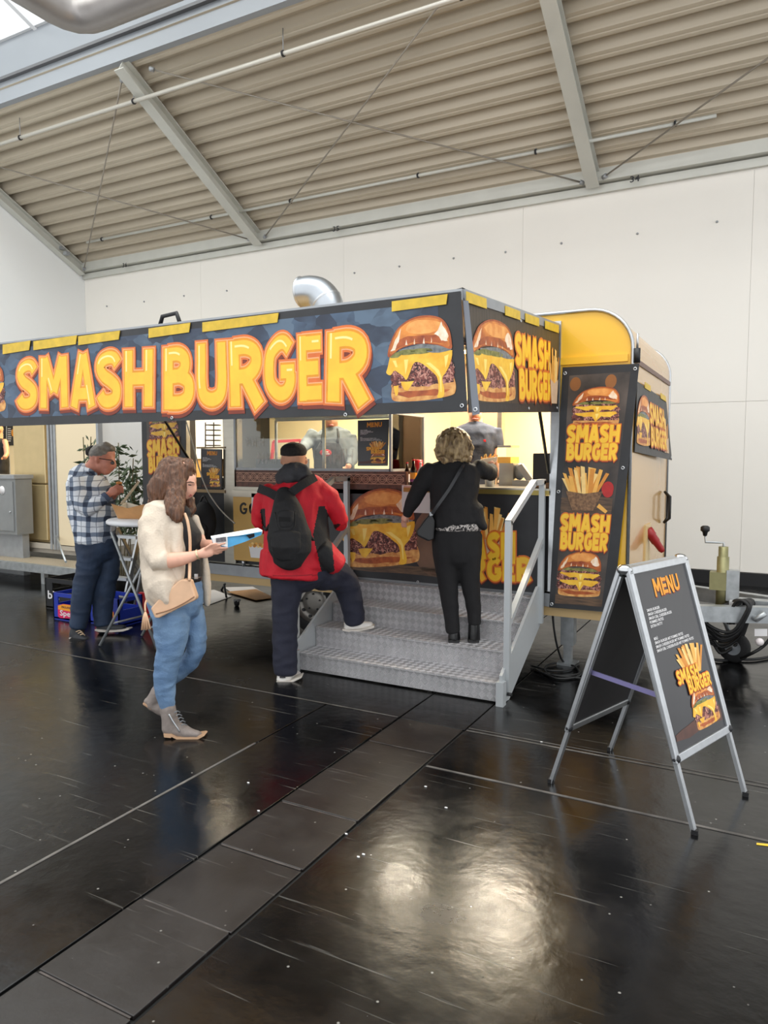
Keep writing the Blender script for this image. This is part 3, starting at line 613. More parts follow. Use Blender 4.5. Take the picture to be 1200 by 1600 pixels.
b_ = MB(); burger(b_, Quad(*[ony(u, v, CY-.045) for u, v in ((-88, 652), (12, 645), (12, 560), (-88, 572))]), .003); b_.build('printed_burger', bn)
for u0, u1, dv in ((4, 45, 5), (52, 118, 4), (122, 185, 4), (232, 295, 5), (316, 433, 5), (612, 697, 6)):
    f = lambda u: 540-.1114*u
    MB().prism([ony(u0, f(u0)+9+dv, CY-.055), ony(u1, f(u1)+7+dv, CY-.055), ony(u1+2, f(u1)-3, CY-.055), ony(u0, f(u0)-1, CY-.055)], (0, .004, 0), M['tape']).build('tape_strip', bn)
for u, v in ((269, 653), (722, 634), (540, 648)): eyelet(ony(u, v, CY-.047), (0, -1, 0), bn)
# side banner on the short canopy edge
Qs = Quad((-1.385, CY+.03, 1.845), (-1.40, YT-.06, 1.945), (-1.405, YT-.06, 2.545), (-1.405, CY+.0, 2.435))
sb = thing('canopy_side_banner', (-1.39, 4.4, 1.9), 'dark banner with burger, SMASH BURGER and fries on the short canopy side', 'banner')
sheet('banner_sheet', Qs, M['banner'], sb)
s_ = MB(); poly(s_, Qs, [(.02, .09), (.975, .09), (.975, .955), (.02, .955)], mat('print_brown_drape', (64, 54, 44), .45, var=.3, vscale=5, stretch=(1, 9, .6), bump=.3, bscale=10), .001); s_.build('printed_background', sb)
b_ = MB(); burger(b_, Qs.sub(.02, .10, .44, .86), .003); b_.build('printed_burger', sb)
w_ = MB(); word(w_, 'SMASH', Qs.sub(.43, .47, .86, .80), .004, fat=.02); word(w_, 'BURGER', Qs.sub(.47, .13, .90, .45), .004, fat=.02); w_.build('lettering', sb)
f_ = MB(); fries(f_, Qs.sub(.84, .10, .985, .78), .008, 14); f_.build('printed_fries', sb)
for a, b in ((.0, .16), (.33, .48), (.54, .70), (.78, .97)): MB().prism([Qs(a, .93, .012), Qs(b, .93, .012), Qs(b, 1.02, .012), Qs(a, 1.02, .012)], -Qs.n*.004, M['tape']).build('tape_strip', sb)
for u, v in ((.03, .05), (.58, .04), (.97, .05), (.5, .93)): eyelet(Qs(u, v, .001), Qs.n, sb)
c0 = [at(u, v, depth((-1.385, CY-.05, 2))) for u, v in ((723, 470), (731, 470), (749, 647), (738, 649))]
cn = MB().prism(c0, Vector((.004, -.003, 0)), mat('banner_grey_back', (112, 116, 124), .5)).build('folded_edge', sb)
eyelet(at(743, 640, depth((-1.385, CY-.05, 2))-.006), (0, -1, 0), sb, .012)
# tall right banner
YV = YT-.05
Qv = pxquad(((858, 949), (957, 957), (999, 568), (879, 574)), YV)
vb = thing('vertical_banner', (-1.2, YV, .5), 'tall dark banner with two burgers and fries right of the serving counter', 'banner')
sheet('banner_sheet', Qv, M['banner'], vb)
s_ = MB(); poly(s_, Qv, [(.09, .02), (.83, .02), (.90, .97), (.10, .965)], BOKEH, .001)
for x, y in ((.19, .93), (.66, .935)): poly(s_, Qv, blob(x, y, .075, .028), GLOW, .0018)
poly(s_, Qv, [(.09, .02), (.83, .02), (.83, .05), (.09, .06)], WOODP, .0018); poly(s_, Qv, wavy([(.09, .40), (.83, .40), (.84, .47), (.09, .47)], 4, .006), WOODP, .0018); s_.build('printed_background', vb)
b_ = MB(); burger(b_, Qv.sub(.15, .755, .83, .915), .003, 2); b_.build('printed_burger', vb)
b_ = MB(); burger(b_, Qv.sub(.085, .055, .80, .245), .003, 2); b_.build('printed_burger', vb)
w_ = MB(); word(w_, 'SMASH', Qv.sub(.12, .69, .845, .765), .0062, fat=.025); word(w_, 'BURGER', Qv.sub(.13, .62, .84, .69), .0062, fat=.025); w_.build('lettering', vb); w_ = MB()
word(w_, 'SMASH', Qv.sub(.105, .325, .83, .40), .0062, fat=.025); word(w_, 'BURGER', Qv.sub(.12, .25, .83, .325), .0062, fat=.025); w_.build('lettering', vb)
f_ = MB(); fries(f_, Qv.sub(.10, .415, .74, .605), .004, 22, 'basket'); poly(f_, Qv, blob(.75, .505, .085, .03), KETCH, .005); poly(f_, Qv, blob(.76, .49, .07, .02), KETCH, .0055)
poly(f_, Qv, [(.62, .43), (.65, .445), (.78, .415), (.75, .405)], FR[0], .005); f_.build('printed_fries', vb)
for u, v in ((.04, .975), (.955, .98), (.93, .59), (.045, .49), (.04, .015), (.96, .015)): eyelet(Qv(u, v, .001), Qv.n, vb, .013)
# left tall banner, same print
Ql = pxquad(((227, 935), (292, 925), (290, 600), (220, 608)), YV)
vb2 = thing('vertical_banner', (-5.36, YV, .5), 'tall dark SMASH BURGER banner behind the brown-haired woman', 'banner')
sheet('banner_sheet', Ql, M['banner'], vb2)
b_ = MB(); poly(b_, Ql, [(.12, .05), (.9, .05), (.9, .97), (.12, .97)], BOKEH, .001); burger(b_, Ql.sub(.16, .72, .86, .92), .003, 2); b_.build('printed_burger', vb2)
w_ = MB(); word(w_, 'SMASH', Ql.sub(.13, .675, .86, .755), .0062, fat=.025); word(w_, 'BURGER', Ql.sub(.16, .60, .84, .675), .0062, fat=.025); w_.build('lettering', vb2)
# banner on the trailer end wall, hanging loose at the bottom
Qe = Quad(onx(992, 706, -.885), onx(1050, 719, -.83), onx(1041, 626, -.885), onx(996, 596, -.885))
eb = thing('end_wall_banner', (-.88, 6.2, 1.6), 'small loose SMASH BURGER banner taped to the trailer end wall', 'banner')
sheet('banner_sheet', Qe, M['banner'], eb)
b_ = MB(); burger(b_, Qe.sub(.0, .12, .36, .86), .003); b_.build('printed_burger', eb); b_ = MB(); fries(b_, Qe.sub(.7, .1, .95, .72), .004, 10); b_.build('printed_fries', eb)
w_ = MB(); word(w_, 'SMASH', Qe.sub(.33, .48, .82, .8), .006); word(w_, 'BURGER', Qe.sub(.36, .14, .84, .45), .006); w_.build('lettering', eb)
for a, b in ((.2, .38), (.75, .97)): MB().prism([Qe(a, .97, .006), Qe(b, .97, .006), Qe(b, 1.06, .006), Qe(a, 1.06, .006)], -Qe.n*.004, M['tape']).build('tape_strip', eb)
eyelet(Qe(.96, .04, .001), Qe.n, eb)
# counter front banner
YF = YT-.03
Qf = Quad((-3.42, YF, .60), (-1.49, YF, .60), (-1.49, YF, 1.345), (-3.42, YF, 1.345))
cb = thing('counter_banner', (-2.4, YF, .6), 'wide dark banner with a big burger covering the counter front', 'banner')
sheet('banner_sheet', Qf, M['banner'], cb)
def fu(u, v): p = ony(u, v, YF); return (p.x+3.42)/1.93, (p.z-.60)/.745
s_ = MB(); poly(s_, Qf, wavy([(.02, .08), (.55, .08), (.55, .17), (.02, .19)], 5, .008), WOODP, .0012); poly(s_, Qf, blob(.80, .62, .05, .1), mat('print_glow_dim', (92, 52, 34), .5, var=.2, vscale=4), .0012)
poly(s_, Qf, blob(.52, .45, .09, .36), mat('print_table_blur', (112, 84, 66), .5, var=.25, vscale=5), .0012); s_.build('printed_background', cb)
b_ = MB(); B = [fu(*p) for p in ((536, 888), (660, 882), (650, 762), (536, 765))]; Qb = Quad(*[Qf(*p) for p in B])
burger(b_, Qb, .003); b_.build('printed_burger', cb)
f_ = MB(); Qx = Quad(*[Qf(*fu(*p)) for p in ((738, 878), (795, 870), (798, 785), (742, 788))]); fries(f_, Qx, .003, 18); f_.build('printed_fries', cb)
w_ = MB(); Qx = Quad(*[Qf(*fu(*p)) for p in ((690, 874), (806, 876), (806, 830), (690, 834))]); word(w_, 'SMASH', Qx, .0062, fat=.02)
Qx = Quad(*[Qf(*fu(*p)) for p in ((692, 905), (832, 910), (832, 870), (692, 872))]); word(w_, 'BURGER', Qx, .0062, fat=.02); w_.build('lettering', cb)
for u, v in ((653, 909), (556, 905)): eyelet(ony(u, v, YF-.001), (0, -1, 0), cb)
tg = MB().box(ony(628, 758, YF-.012), ony(672, 802, YF-.008), WHT).build('white_notice', None); tag(tg, 'white paper notice taped to the counter below the bottles', 'notice')
# numbers on the eaves beam
nm = MB()
for s, u, v in (('34', 992, 279), ('35', 525, 357), ('36', 195, 414)):
    p = ony(u, v, YB-.165); text(nm, s, Quad(p+Vector((-.06, 0, -.04)), p+Vector((.06, 0, -.04)), p+Vector((.06, 0, .04)), p+Vector((-.06, 0, .04))), M['black'], .001)
nm.build('beam_number', evo)
# ------------------------------------------------------------------ access stairs
st = thing('access_stairs', (-2.33, 4.9, 0), 'aluminium chequer plate steps with grey handrails in front of the trailer', 'stairs')
SX0, SX1 = -3.14, -1.54
NY = [4.48, 4.72, 4.97, 5.22]; NZ = [.14, .29, .44, .58]
for i in range(4):
    z0 = .012 if i == 0 else NZ[i-1]-.01
    MB().box((SX0, NY[i]+.004, z0), (SX1, NY[i]+.02, NZ[i]-.012), M['cheq']).build('riser', st)
    y1 = NY[i+1]+.01 if i < 3 else YT-.035
    MB().box((SX0, NY[i]-.006, NZ[i]-.014), (SX1, y1, NZ[i]), M['cheq']).build('tread', st, bevel=.003)
for x in (SX0-.025, SX1+.005):
    MB().prism([(x, 4.45, .015), (x, 4.45, .20), (x, 5.24, .66), (x, 5.31, .66), (x, 5.31, .36), (x, 4.60, .0)], (.02, 0, 0), M['rail']).build('stringer', st)
    MB().box((x-.015, 4.43, .0), (x+.035, 4.49, .16), M['rail']).build('foot', st)
    MB().lathe((x+.04, 4.50, .07), [(.012, 0), (.012, .03)], M['black'], 8, (1, 0, 0)).build('bolt', st)
    xr = x+.025 if x > -2 else x-.03
    h = MB(); h.bar((xr, 4.53, .05), (xr, 4.53, 1.205), .04, .04, M['rail'], (0, 1, 0)); h.build('rail_post', st)
    h = MB(); h.bar((xr, 5.29, .38), (xr, 5.29, 1.445), .04, .04, M['rail'], (0, 1, 0)); h.build('rail_post', st)
    h = MB(); h.bar((xr, 4.522, 1.195), (xr, 5.08, 1.44), .04, .04, M['rail']); h.bar((xr, 5.07, 1.437), (xr, 5.31, 1.437), .04, .04, M['rail']); h.build('handrail', st)
    h = MB(); h.bar((xr, 4.53, .52), (xr, 5.29, 1.02), .036, .036, M['rail']); h.build('rail_brace', st)
# ------------------------------------------------------------------ folding menu sign
sg = thing('menu_sign', (-.5, 3.66, 0), 'silver A-frame sign with a black MENU poster standing on the floor', 'sign')
R0 = Vector((-.585, 3.40, 1.105)); R1 = Vector((-.405, 3.92, 1.105))
fa = [Vector((-.25, 3.30, 0)), Vector((-.07, 3.80, 0))]; fb = [Vector((-.93, 3.50, 0)), Vector((-.75, 4.05, 0))]
for side, ft in (('front', fa), ('back', fb)):
    o = (ft[0]-R0); o.z = 0; o = o.normalized()*.022
    T0, T1 = R0+o, R1+o; B0, B1 = T0.lerp(ft[0], .725), T1.lerp(ft[1], .725)
    nrm = (T1-T0).cross(B0-T0).normalized(); nrm = nrm if nrm.dot(o) > 0 else -nrm
    e = (T1-T0).normalized()
    for a, b, f in ((T0, B0, ft[0]), (T1, B1, ft[1])):
        MB().bar(a, b, .036, .022, M['alu'], nrm).build('frame_profile', sg, bevel=.004)
        MB().bar(a.lerp(f, .02)-nrm*.012, f, .024, .018, M['alu'], nrm).build('leg', sg)
        MB().box(f-Vector((.014, .014, 0)), f+Vector((.014, .014, .02)), M['black']).build('foot_cap', sg)
    for a, b in ((T0, T1), (B0, B1)): MB().bar(a-e*.018, b+e*.018, .022, .036, M['alu'], (B0-T0).normalized()).build('frame_profile', sg, bevel=.004)
    for p in (B0, B1): MB().ell(p, (.02, .02, .02), M['dark']).build('corner_cap', sg)
    q = Quad(B0, B1, T1, T0) if side == 'front' else Quad(B1, B0, T0, T1)
    q2 = q.sub(.03, .015, .97, .985)
    MB().prism(q2.c, -nrm*.006, mat('poster_black', (44, 43, 46), .28, var=.08, vscale=4)).build('panel', sg)
    if side == 'front': QM = q2
for p in (R0, R1): MB().ell(p+Vector((0, 0, .004)), (.036, .03, .026), mat('chrome', (190, 192, 194), .12, 1)).build('hinge_cap', sg)
MB().bar(R0, R1, .05, .03, M['alu']).build('hinge', sg, bevel=.006)
MB().bar(R0.lerp(fa[0], .49)+Vector((-.01, .02, 0)), R0.lerp(fb[0], .46)+Vector((.01, .02, 0)), .008, .022, mat('brace_lilac', (138, 132, 178), .35, .6)).build('spreader_bar', sg)
LINES1 = ['SMASH BURGER', 'SMASH CHEESEBURGER', 'SMASH DBL CHEESEBURGER', 'POMMES FRITES', 'EXTRA PATTY']
LINES2 = ['MENÜ', 'SMASH BURGER MIT POMMES FRITES', 'SMASH CHEESEBURGER MIT POMMES FRITES', 'SMASH DBL CHEESEBURGER MIT POMMES FRITES']
def menu_art(Q, parent, small=False):
    m = MB(); qs_ = word_quads('MENU', Q.sub(.30, .845, .80, .945))
    for ch, qq in zip('MENU', qs_):
        letter(m, ch, qq, .12, .03, BRN, .0012, .03, -.06); letter(m, ch, qq, .10, .02, GOLD, .0018)
    m.build('menu_heading', parent)
    m = MB(); v = .775
    for i, s in enumerate(LINES1): text(m, s, Q.sub(.09, v-.0225*i, .09+.0195*len(s), v-.0225*i+.016), WHT, .002)
    v = .615
    for i, s in enumerate(LINES2): text(m, s, Q.sub(.09, v-.0225*i, .09+.0178*len(s), v-.0225*i+.016), WHT, .002)
    o = m.build('menu_lines', parent); o['kind'] = 'stuff'
    m = MB(); poly(m, Q, wavy([(.05, .06), (.97, .05), (.97, .14), (.6, .12), (.05, .10)], 4, .01), mat('print_wood_red', (84, 48, 36), .4, var=.3, vscale=12), .001)
    fries(m, Q.sub(.40, .30, .93, .55), .0012, 20, None); burger(m, Q.sub(.43, .055, .95, .30), .0012); m.build('menu_picture', parent)
    m = MB(); word(m, 'SMASH', Q.sub(.30, .335, .72, .415), .0045, fat=.0); word(m, 'BURGER', Q.sub(.46, .265, .92, .345), .0045); m.build('menu_lettering', parent)
menu_art(QM, sg)
# ------------------------------------------------------------------ display case on the counter
dc = thing('display_case', (-3.6, 5.6, 1.345), 'glass display case with a metal frame and brown ornament band on the counter', 'display case')
cx0, cx1, cy0, cy1, cz0, cz1 = -4.43, -2.80, YT-.01, 5.97, 1.345, 1.985
bw = mat('band_brown', (112, 70, 54), .5, col2=(80, 48, 38), vscale=30); orn = mat('band_ornament', (188, 142, 118), .5)
MB().box((cx0, cy0, cz0), (cx1+.14, cy1, 1.50), bw).build('ornament_band', dc)
m = MB()
for i in range(22):
    x = cx0+.05+i*.079
    for r in (.032, .018): m.lathe((x, cy0-.002, 1.435), [(r, 0), (r+.006, 0)], orn, 14, (0, 1, 0), caps=False)
    m.bar((x+.04, cy0-.002, 1.415), (x+.04, cy0-.002, 1.455), .006, .002, orn, (0, 1, 0)); m.bar((x-.03, cy0-.002, 1.435), (x+.03, cy0-.002, 1.435), .002, .006, orn)
for z in (1.395, 1.475): m.bar((cx0, cy0-.002, z), (cx1+.13, cy0-.002, z), .002, .007, orn)
m.build('ornament', dc)['kind'] = 'stuff'
fr = M['alu_dull']
for a, b in (((cx0, cy0, 1.51), (cx1, cy0, 1.51)), ((cx0, cy0, cz1), (cx1, cy0, cz1)), ((cx1, cy0, 1.51), (cx1, cy1, 1.51)), ((cx1, cy0, cz1), (cx1, cy1, cz1)), ((cx0, cy0, 1.5), (cx0, cy0, cz1)), ((cx1, cy0, 1.5), (cx1, cy0, cz1)), ((cx1, cy1, 1.5), (cx1, cy1, cz1)), ((cx0, cy1, 1.5), (cx0, cy1, cz1)), ((cx0, cy1, cz1), (cx1, cy1, cz1))):
    MB().bar(a, b, .022, .022, fr, (0, 1, 0) if a[2] != b[2] else (0, 0, 1)).build('frame_bar', dc)
MB().bar((-3.86, cy1, 1.5), (-3.86, cy1, cz1), .03, .02, M['steel'], (0, 1, 0)).build('frame_bar', dc)
MB().box((cx0, cy0-.003, 1.52), (cx1, cy0+.003, cz1-.01), M['glass']).build('front_pane', dc)
MB().box((cx1-.003, cy0+.01, 1.52), (cx1+.003, cy1-.01, cz1-.01), M['glass']).build('side_pane', dc)
MB().box((cx0, cy0, cz1+.008), (cx1, cy1, cz1+.014), M['glass']).build('top_pane', dc)
em = mat('etched_white', (220, 220, 215), .6, alpha=.28)
for u0, u1, v0, v1 in ((506, 552, 700, 724), (402, 440, 706, 724), (384, 412, 682, 698)):
    et = MB(); text(et, 'MMIH', Quad(ony(u0, v1, cy0-.006), ony(u1, v1, cy0-.006), ony(u1, v0, cy0-.006), ony(u0, v0, cy0-.006)), em, .001); et.build('etched_lettering', dc)
g1 = MB().box((-4.36, 5.55, 1.50), (-3.95, 5.85, 1.60), M['greyp']).build('food_container'); tag(g1, 'grey food container inside the left end of the display case', 'container')
rf = thing('red_frame', (-3.98, 6.9, 1.4), 'red box frame on the rear shelf behind the man in the cap', 'shelf'); q0 = [ony(424, 722, 6.6), ony(428, 690, 6.6), ony(470, 688, 6.6), ony(470, 722, 6.6)]
for i in range(3): MB().bar(q0[i], q0[i+1], .03, .03, M['red'], (0, 1, 0)).build('frame_bar', rf)
MB().box((-4.3, 6.55, .62), (-3.2, 7.25, 1.48), M['steel']).build('rear_worktop', tr)
# menu boards
def board(name, Q, label, th=.012):
    t = thing(name, Q(.5, 0), label, 'menu board'); sheet('board', Q, mat('poster_black', (44, 43, 46), .28), t, th); menu_art(Q, t); return t
board('menu_board', Quad(*[ony(u, v, cy0-.012) for u, v in ((559, 728), (605, 728), (607, 655), (559, 657))]), 'small black MENU board fixed to the display case glass')
board('menu_board', Quad(*[ony(u, v, 5.30) for u, v in ((314, 764), (346, 764), (346, 702), (314, 701))]), 'small black MENU board left of the steel column behind the woman')
for v in (699, 767): MB().box(ony(309, v+2, 5.34), ony(349, v-1, 5.30)+Vector((0, .02, 0)), mat('shelf_edge_oak', (150, 128, 92), .5)).build('shelf_edge', tr)
rk = thing('wire_rack', (-4.9, 5.5, 1.75), 'black wire rack hanging above the left menu board', 'rack')
for i in range(5): v = 664+i*8; a, b = ony(321, v, 5.45), ony(336, v, 5.45); MB().tube([a, b, b+Vector((.02, .03, .0)), b+Vector((0, .08, 0)), a+Vector((0, .08, 0)), a], .006, M['black'], 6).build('wire_shelf', rk)
for u in (321, 334): MB().tube([ony(u, 660, 5.45), ony(u, 700, 5.45)], .006, M['black'], 6).build('upright', rk)
MB().box((-5.02, 5.45, .62), (-4.62, 5.8, 1.42), mat('grey_locker', (92, 95, 98), .45, .4, var=.2, vscale=3)).build('storage_cabinet', tr)
# hanging cable
cbl = MB(); q = [ony(u, v, 5.12) for u, v in ((290, 655), (303, 700), (312, 735), (325, 768), (345, 797), (367, 818))]
cbl.tube(bez(q, 5), .006, mat('cable_pale', (176, 172, 160), .5), 6); tag(cbl.build('power_cable'), 'thin pale cable hanging from the canopy down to the gold cabinet', 'cable')
# gold cabinet
gc = thing('gold_cabinet', (-4.2, 5.27, .6), 'gold cabinet marked GO standing on the trailer edge beside the red jacket', 'cabinet')
gold = mat('cabinet_gold', (196, 156, 84), .45, var=.06, vscale=3); G0, G1 = ony(366, 892, 5.27), ony(440, 768, 5.27)
MB().box((G0.x, 5.27, .665), (G1.x, 5.345, 1.255), gold).build('cabinet_body', gc); MB().box((G0.x-.01, 5.262, 1.255), (G1.x, 5.345, 1.315), M['steel']).build('cabinet_top', gc)
m = MB(); Qg = Quad((G0.x, 5.27, .665), (G1.x, 5.27, .665), (G1.x, 5.27, 1.255), (G0.x, 5.27, 1.255)); plain(m, 'GO', Qg.sub(.13, .72, .50, .92), M['black'], .002, .09); m.build('lettering', gc)
m = MB(); poly(m, Qg, [(.36, .06), (.64, .06), (.68, .24), (.32, .24)], WHT, .002)
for i in range(8): poly(m, Qg, blob(.36+.04*i, .25+.02*(i % 2), .035, .03, 10), FR[i % 3], .003)
m.build('printed_snack_box', gc); MB().box((G0.x+.22, 5.262, 1.12), (G0.x+.38, 5.268, 1.29), WHT).build('paper_note', gc)
for x in (G0.x+.06, G1.x-.06): MB().tube([(x, 5.335, .60), (x, 5.335, .67)], .018, M['alu'], 10).build('cabinet_foot', gc)
# black daypack hanging on the trailer edge
def sack(name, c, r, label, cat):
    t = thing(name, c-Vector((0, 0, r[2])), label, cat); MB().ell(c, r, mat('pack_fabric', (24, 24, 26), .75, bump=.3, bscale=30), 18, 12).build('pack_body', t)
    MB().ell(c+Vector((0, -r[1]*.7, -r[2]*.35)), (r[0]*.75, r[1]*.5, r[2]*.45), mat('pack_fabric', (24, 24, 26), .75), 14, 10).build('front_pocket', t)
    MB().tube(bez([c+Vector((-.05, 0, r[2]*.9)), c+Vector((0, 0, r[2]*1.25)), c+Vector((.05, 0, r[2]*.9))], 5), .01, M['black'], 6).build('grab_loop', t)
    MB().box(c+Vector((.0, -r[1]*1.05, -.02)), c+Vector((.03, -r[1]*1.2, .03)), M['alu_dull']).build('buckle', t)
sack('daypack', ony(319, 815, 5.16)+Vector((0, 0, 0)), Vector((.13, .09, .19)), 'black daypack hanging behind the woman with the magazine', 'backpack')
# ------------------------------------------------------------------ things on the serving counter
def bottle(u, y, hgt, r, body, lab, cap, label, z=1.385, labcol2=None):
    p = ony(u, 755, y); c = Vector((p.x, y, z)); t = thing('drink_bottle', c, label, 'bottle', 'bottles on the counter')
    MB().lathe(c, [(r*.9, 0), (r, .01), (r, hgt*.55), (r*.8, hgt*.66), (r*.4, hgt*.78), (r*.36, hgt*.95)], body, 16).build('bottle_body', t)
    MB().lathe(c, [(r*1.02, hgt*.15), (r*1.02, hgt*.5)], lab, 16, caps=False).build('bottle_label', t)
    if labcol2: MB().lathe(c, [(r*1.04, hgt*.15), (r*1.04, hgt*.26)], labcol2, 16, caps=False).build('label_band', t)
    MB().lathe(c+Vector((0, 0, hgt*.95)), [(r*.42, 0), (r*.42, hgt*.06)], cap, 12).build('bottle_cap', t)
cola = mat('bottle_cola', (32, 14, 10), .12); clear = mat('bottle_clear', (190, 200, 204), .08, alpha=.55); orj = mat('bottle_orange', (224, 132, 34), .15)
bottle(636, 5.40, .19, .024, cola, WHT, M['red'], 'dark cola bottle with a white label, leftmost on the counter')
bottle(646, 5.38, .215, .029, cola, GOLD, M['red'], 'dark bottle with a colourful yellow label, largest on the counter', labcol2=mat('label_purple', (126, 40, 100), .4))
bottle(657, 5.42, .19, .026, clear, mat('label_pale', (200, 206, 214), .4), M['white'], 'clear water bottle third from the left on the counter')
bottle(667, 5.46, .185, .022, orj, orj, M['white'], 'orange lemonade bottle beside the blonde hair')
cn = MB(); p = ony(653, 755, 5.62); cn.lathe((p.x, 5.62, 1.385), [(.045, 0), (.045, .17), (.04, .185), (.04, .21), (.001, .215)], M['red'], 18); tag(cn.build('sauce_canister'), 'red sauce canister behind the drink bottles', 'canister')
dj = thing('juice_dispenser', (-2.0, 5.9, 1.385), 'steel drinks dispenser with a clear yellow juice container', 'dispenser'); a = ony(786, 720, 5.85); b = ony(808, 720, 5.85)
MB().box((a.x, 5.75, 1.385), (b.x, 5.95, 1.57), M['steel']).build('dispenser_body', dj); MB().box((a.x-.01, 5.74, 1.57), (b.x-.02, 5.96, 1.62), mat('juice_yellow', (240, 184, 52), .2)).build('juice', dj)
MB().box((a.x-.012, 5.738, 1.62), (b.x-.018, 5.962, 1.70), M['glass']).build('container', dj); MB().box((a.x-.012, 5.738, 1.70), (b.x-.018, 5.962, 1.715), M['steel']).build('container_lid', dj)
sl_ = thing('meat_slicer', (-1.85, 5.8, 1.385), 'grey kitchen machine with a slanted arm beside the dispenser', 'kitchen machine'); a = ony(818, 745, 5.8)
MB().box((a.x-.07, 5.72, 1.385), (a.x+.07, 5.9, 1.43), M['alu_dull']).build('base', sl_); MB().bar((a.x+.07, 5.8, 1.42), (a.x-.03, 5.8, 1.55), .05, .06, M['alu_dull'], (0, 1, 0)).build('arm', sl_); MB().ell((a.x-.04, 5.82, 1.5), (.05, .03, .07), M['alu_dull']).build('disc_guard', sl_)
mo = thing('black_monitor', (-1.6, 5.55, 1.40), 'black till screen at the right end of the counter', 'screen'); a, b = ony(832, 744, 5.5), ony(866, 708, 5.5)
MB().box((a.x, 5.50, 1.42), (b.x, 5.53, b.z), M['black']).build('screen', mo, bevel=.008); MB().box((a.x+.04, 5.53, 1.385), (b.x-.04, 5.6, 1.5), M['black']).build('stand', mo)
wb_ = thing('wooden_tray', (-1.6, 5.4, 1.385), 'small wooden tray below the black till screen', 'tray'); a, b = ony(829, 755, 5.42), ony(862, 755, 5.42); wd = mat('tray_wood', (124, 88, 58), .6, var=.2, vscale=20)
MB().box((a.x, 5.38, 1.385), (b.x, 5.46, 1.39), wd).build('tray_base', wb_)
for x in (a.x, b.x-.012): MB().box((x, 5.38, 1.385), (x+.012, 5.46, 1.425), wd).build('tray_side', wb_)
for yy in (5.38, 5.448): MB().box((a.x, yy, 1.385), (b.x, yy+.012, 1.425), wd).build('tray_side', wb_)
gj = MB(); p = ony(765, 752, 5.5); gj.lathe((p.x, 5.5, 1.385), [(.035, 0), (.038, .06), (.03, .07)], M['alu_dull'], 16); tag(gj.build('condiment_pot'), 'small metal pot on the counter under the raised arm', 'pot')
# ------------------------------------------------------------------ drawbar side at the right
db = thing('drawbar', (.0, 6.3, .3), 'grey trailer drawbar with coupling and jockey wheel behind the menu sign', 'drawbar')
MB().bar((-.95, 5.75, .44), (.55, 6.33, .44), .08, .12, M['galv']).build('drawbar_beam', db); MB().bar((-.95, 6.95, .44), (.55, 6.37, .44), .08, .12, M['galv']).build('drawbar_beam', db)
MB().bar((-.35, 6.35, .44), (1.0, 6.35, .44), .11, .13, M['galv']).build('drawbar_tongue', db)
jp = ony(1129, 900, 6.25); jx = jp.x
MB().lathe((jx, 6.25, .36), [(.045, 0), (.045, .48), (.036, .48), (.036, .56)], mat('zinc_yellow', (142, 138, 100), .45, .6, var=.2), 14).build('jockey_tube', db)
MB().box((jx-.09, 6.2, .58), (jx+.03, 6.3, .72), mat('zinc_yellow', (142, 138, 100), .45, .6)).build('jockey_bracket', db); MB().box((jx+.03, 6.21, .5), (jx+.12, 6.29, .74), M['galv']).build('clamp_plate', db)
m = MB(); tp = Vector((jx, 6.25, .95)); m.tube([tp-Vector((0, 0, .06)), tp, tp+Vector((-.03, 0, 0)), tp+Vector((-.13, -.02, .0)), tp+Vector((-.135, -.02, .06))], .008, M['galv'], 8); m.build('crank', db)
MB().lathe(tp+Vector((-.135, -.02, .05)), [(.014, 0), (.02, .03), (.034, .04), (.034, .07), (.02, .08)], M['black'], 12).build('crank_knob', db)
wq = onz(1146, 1034); jo = MB().lathe((wq.x, wq.y, .12), [(.06, -.035), (.11, -.035), (.12, -.02), (.12, .02), (.11, .035), (.06, .035)], M['rubber'], 24, (.25, 1, 0), caps=False).build('jockey_wheel', db)
MB().lathe((wq.x, wq.y, .12), [(.065, -.03), (.03, -.02), (.012, -.04), (.001, -.04)], M['greyp'], 18, (.25, 1, 0), caps=False).build('hub', jo)
MB().tube([(wq.x, wq.y+.05, .12), (jx, 6.25, .4)], .018, M['galv'], 8).build('jockey_fork', db)
MB().box(ony(1138, 975, 6.1), ony(1160, 942, 6.1)+Vector((0, .1, 0)), mat('bracket_pale', (190, 190, 190), .4, .4)).build('cable_box', db)
pl_ = MB(); Qp = Quad(*[ony(u, v, 6.05) for u, v in ((1179, 994), (1199, 994), (1199, 983), (1179, 983))]); pl_.prism(Qp.c, (0, .01, 0), WHT); pl_.build('type_plate', db)
MB().tube([ony(1196, 958, 6.0), ony(1182, 968, 6.0), ony(1172, 960, 6.1)], .022, M['galv'], 10).build('brake_lever', db)
MB().ell(ony(1187, 1003, 6.05), (.03, .03, .03), mat('plug_white', (222, 214, 214), .4)).build('plug_socket', db)
cab = thing('cable_bundle', (-.1, 6.1, .1), 'bundle of thick black cables looped over the drawbar', 'cables'); rnd = random.Random(3)
for i in range(11):
    a = rnd.uniform(-6, 6); y = 5.98+.03*i
    q = [(1092+a, 958+3*i), (1108+a, 975+3*i), (1128, 990+2.5*i+a), (1150+a, 985+1.6*i), (1165+a*.6, 965+a), (1172+a, 945-a*.5), (1160+a, 938), (1149+a, 950+a), (1144+a, 975)]
    MB().tube(bez([ony(u, v, y+.02*math.sin(j+i)) for j, (u, v) in enumerate(q)], 4), .0125, M['cord'], 7).build('cable', cab)
for q in ([(1100, 1028), (1125, 1032), (1150, 1030), (1172, 1022), (1192, 1010), (1210, 990)], [(1150, 1030), (1180, 1030), (1215, 1024)]):
    MB().tube(bez([onz(u, v, .015) for u, v in q[:3]]+[ony(u, v, 6.1) for u, v in q[3:]], 5), .0125, M['cord'], 7).build('cable', cab)
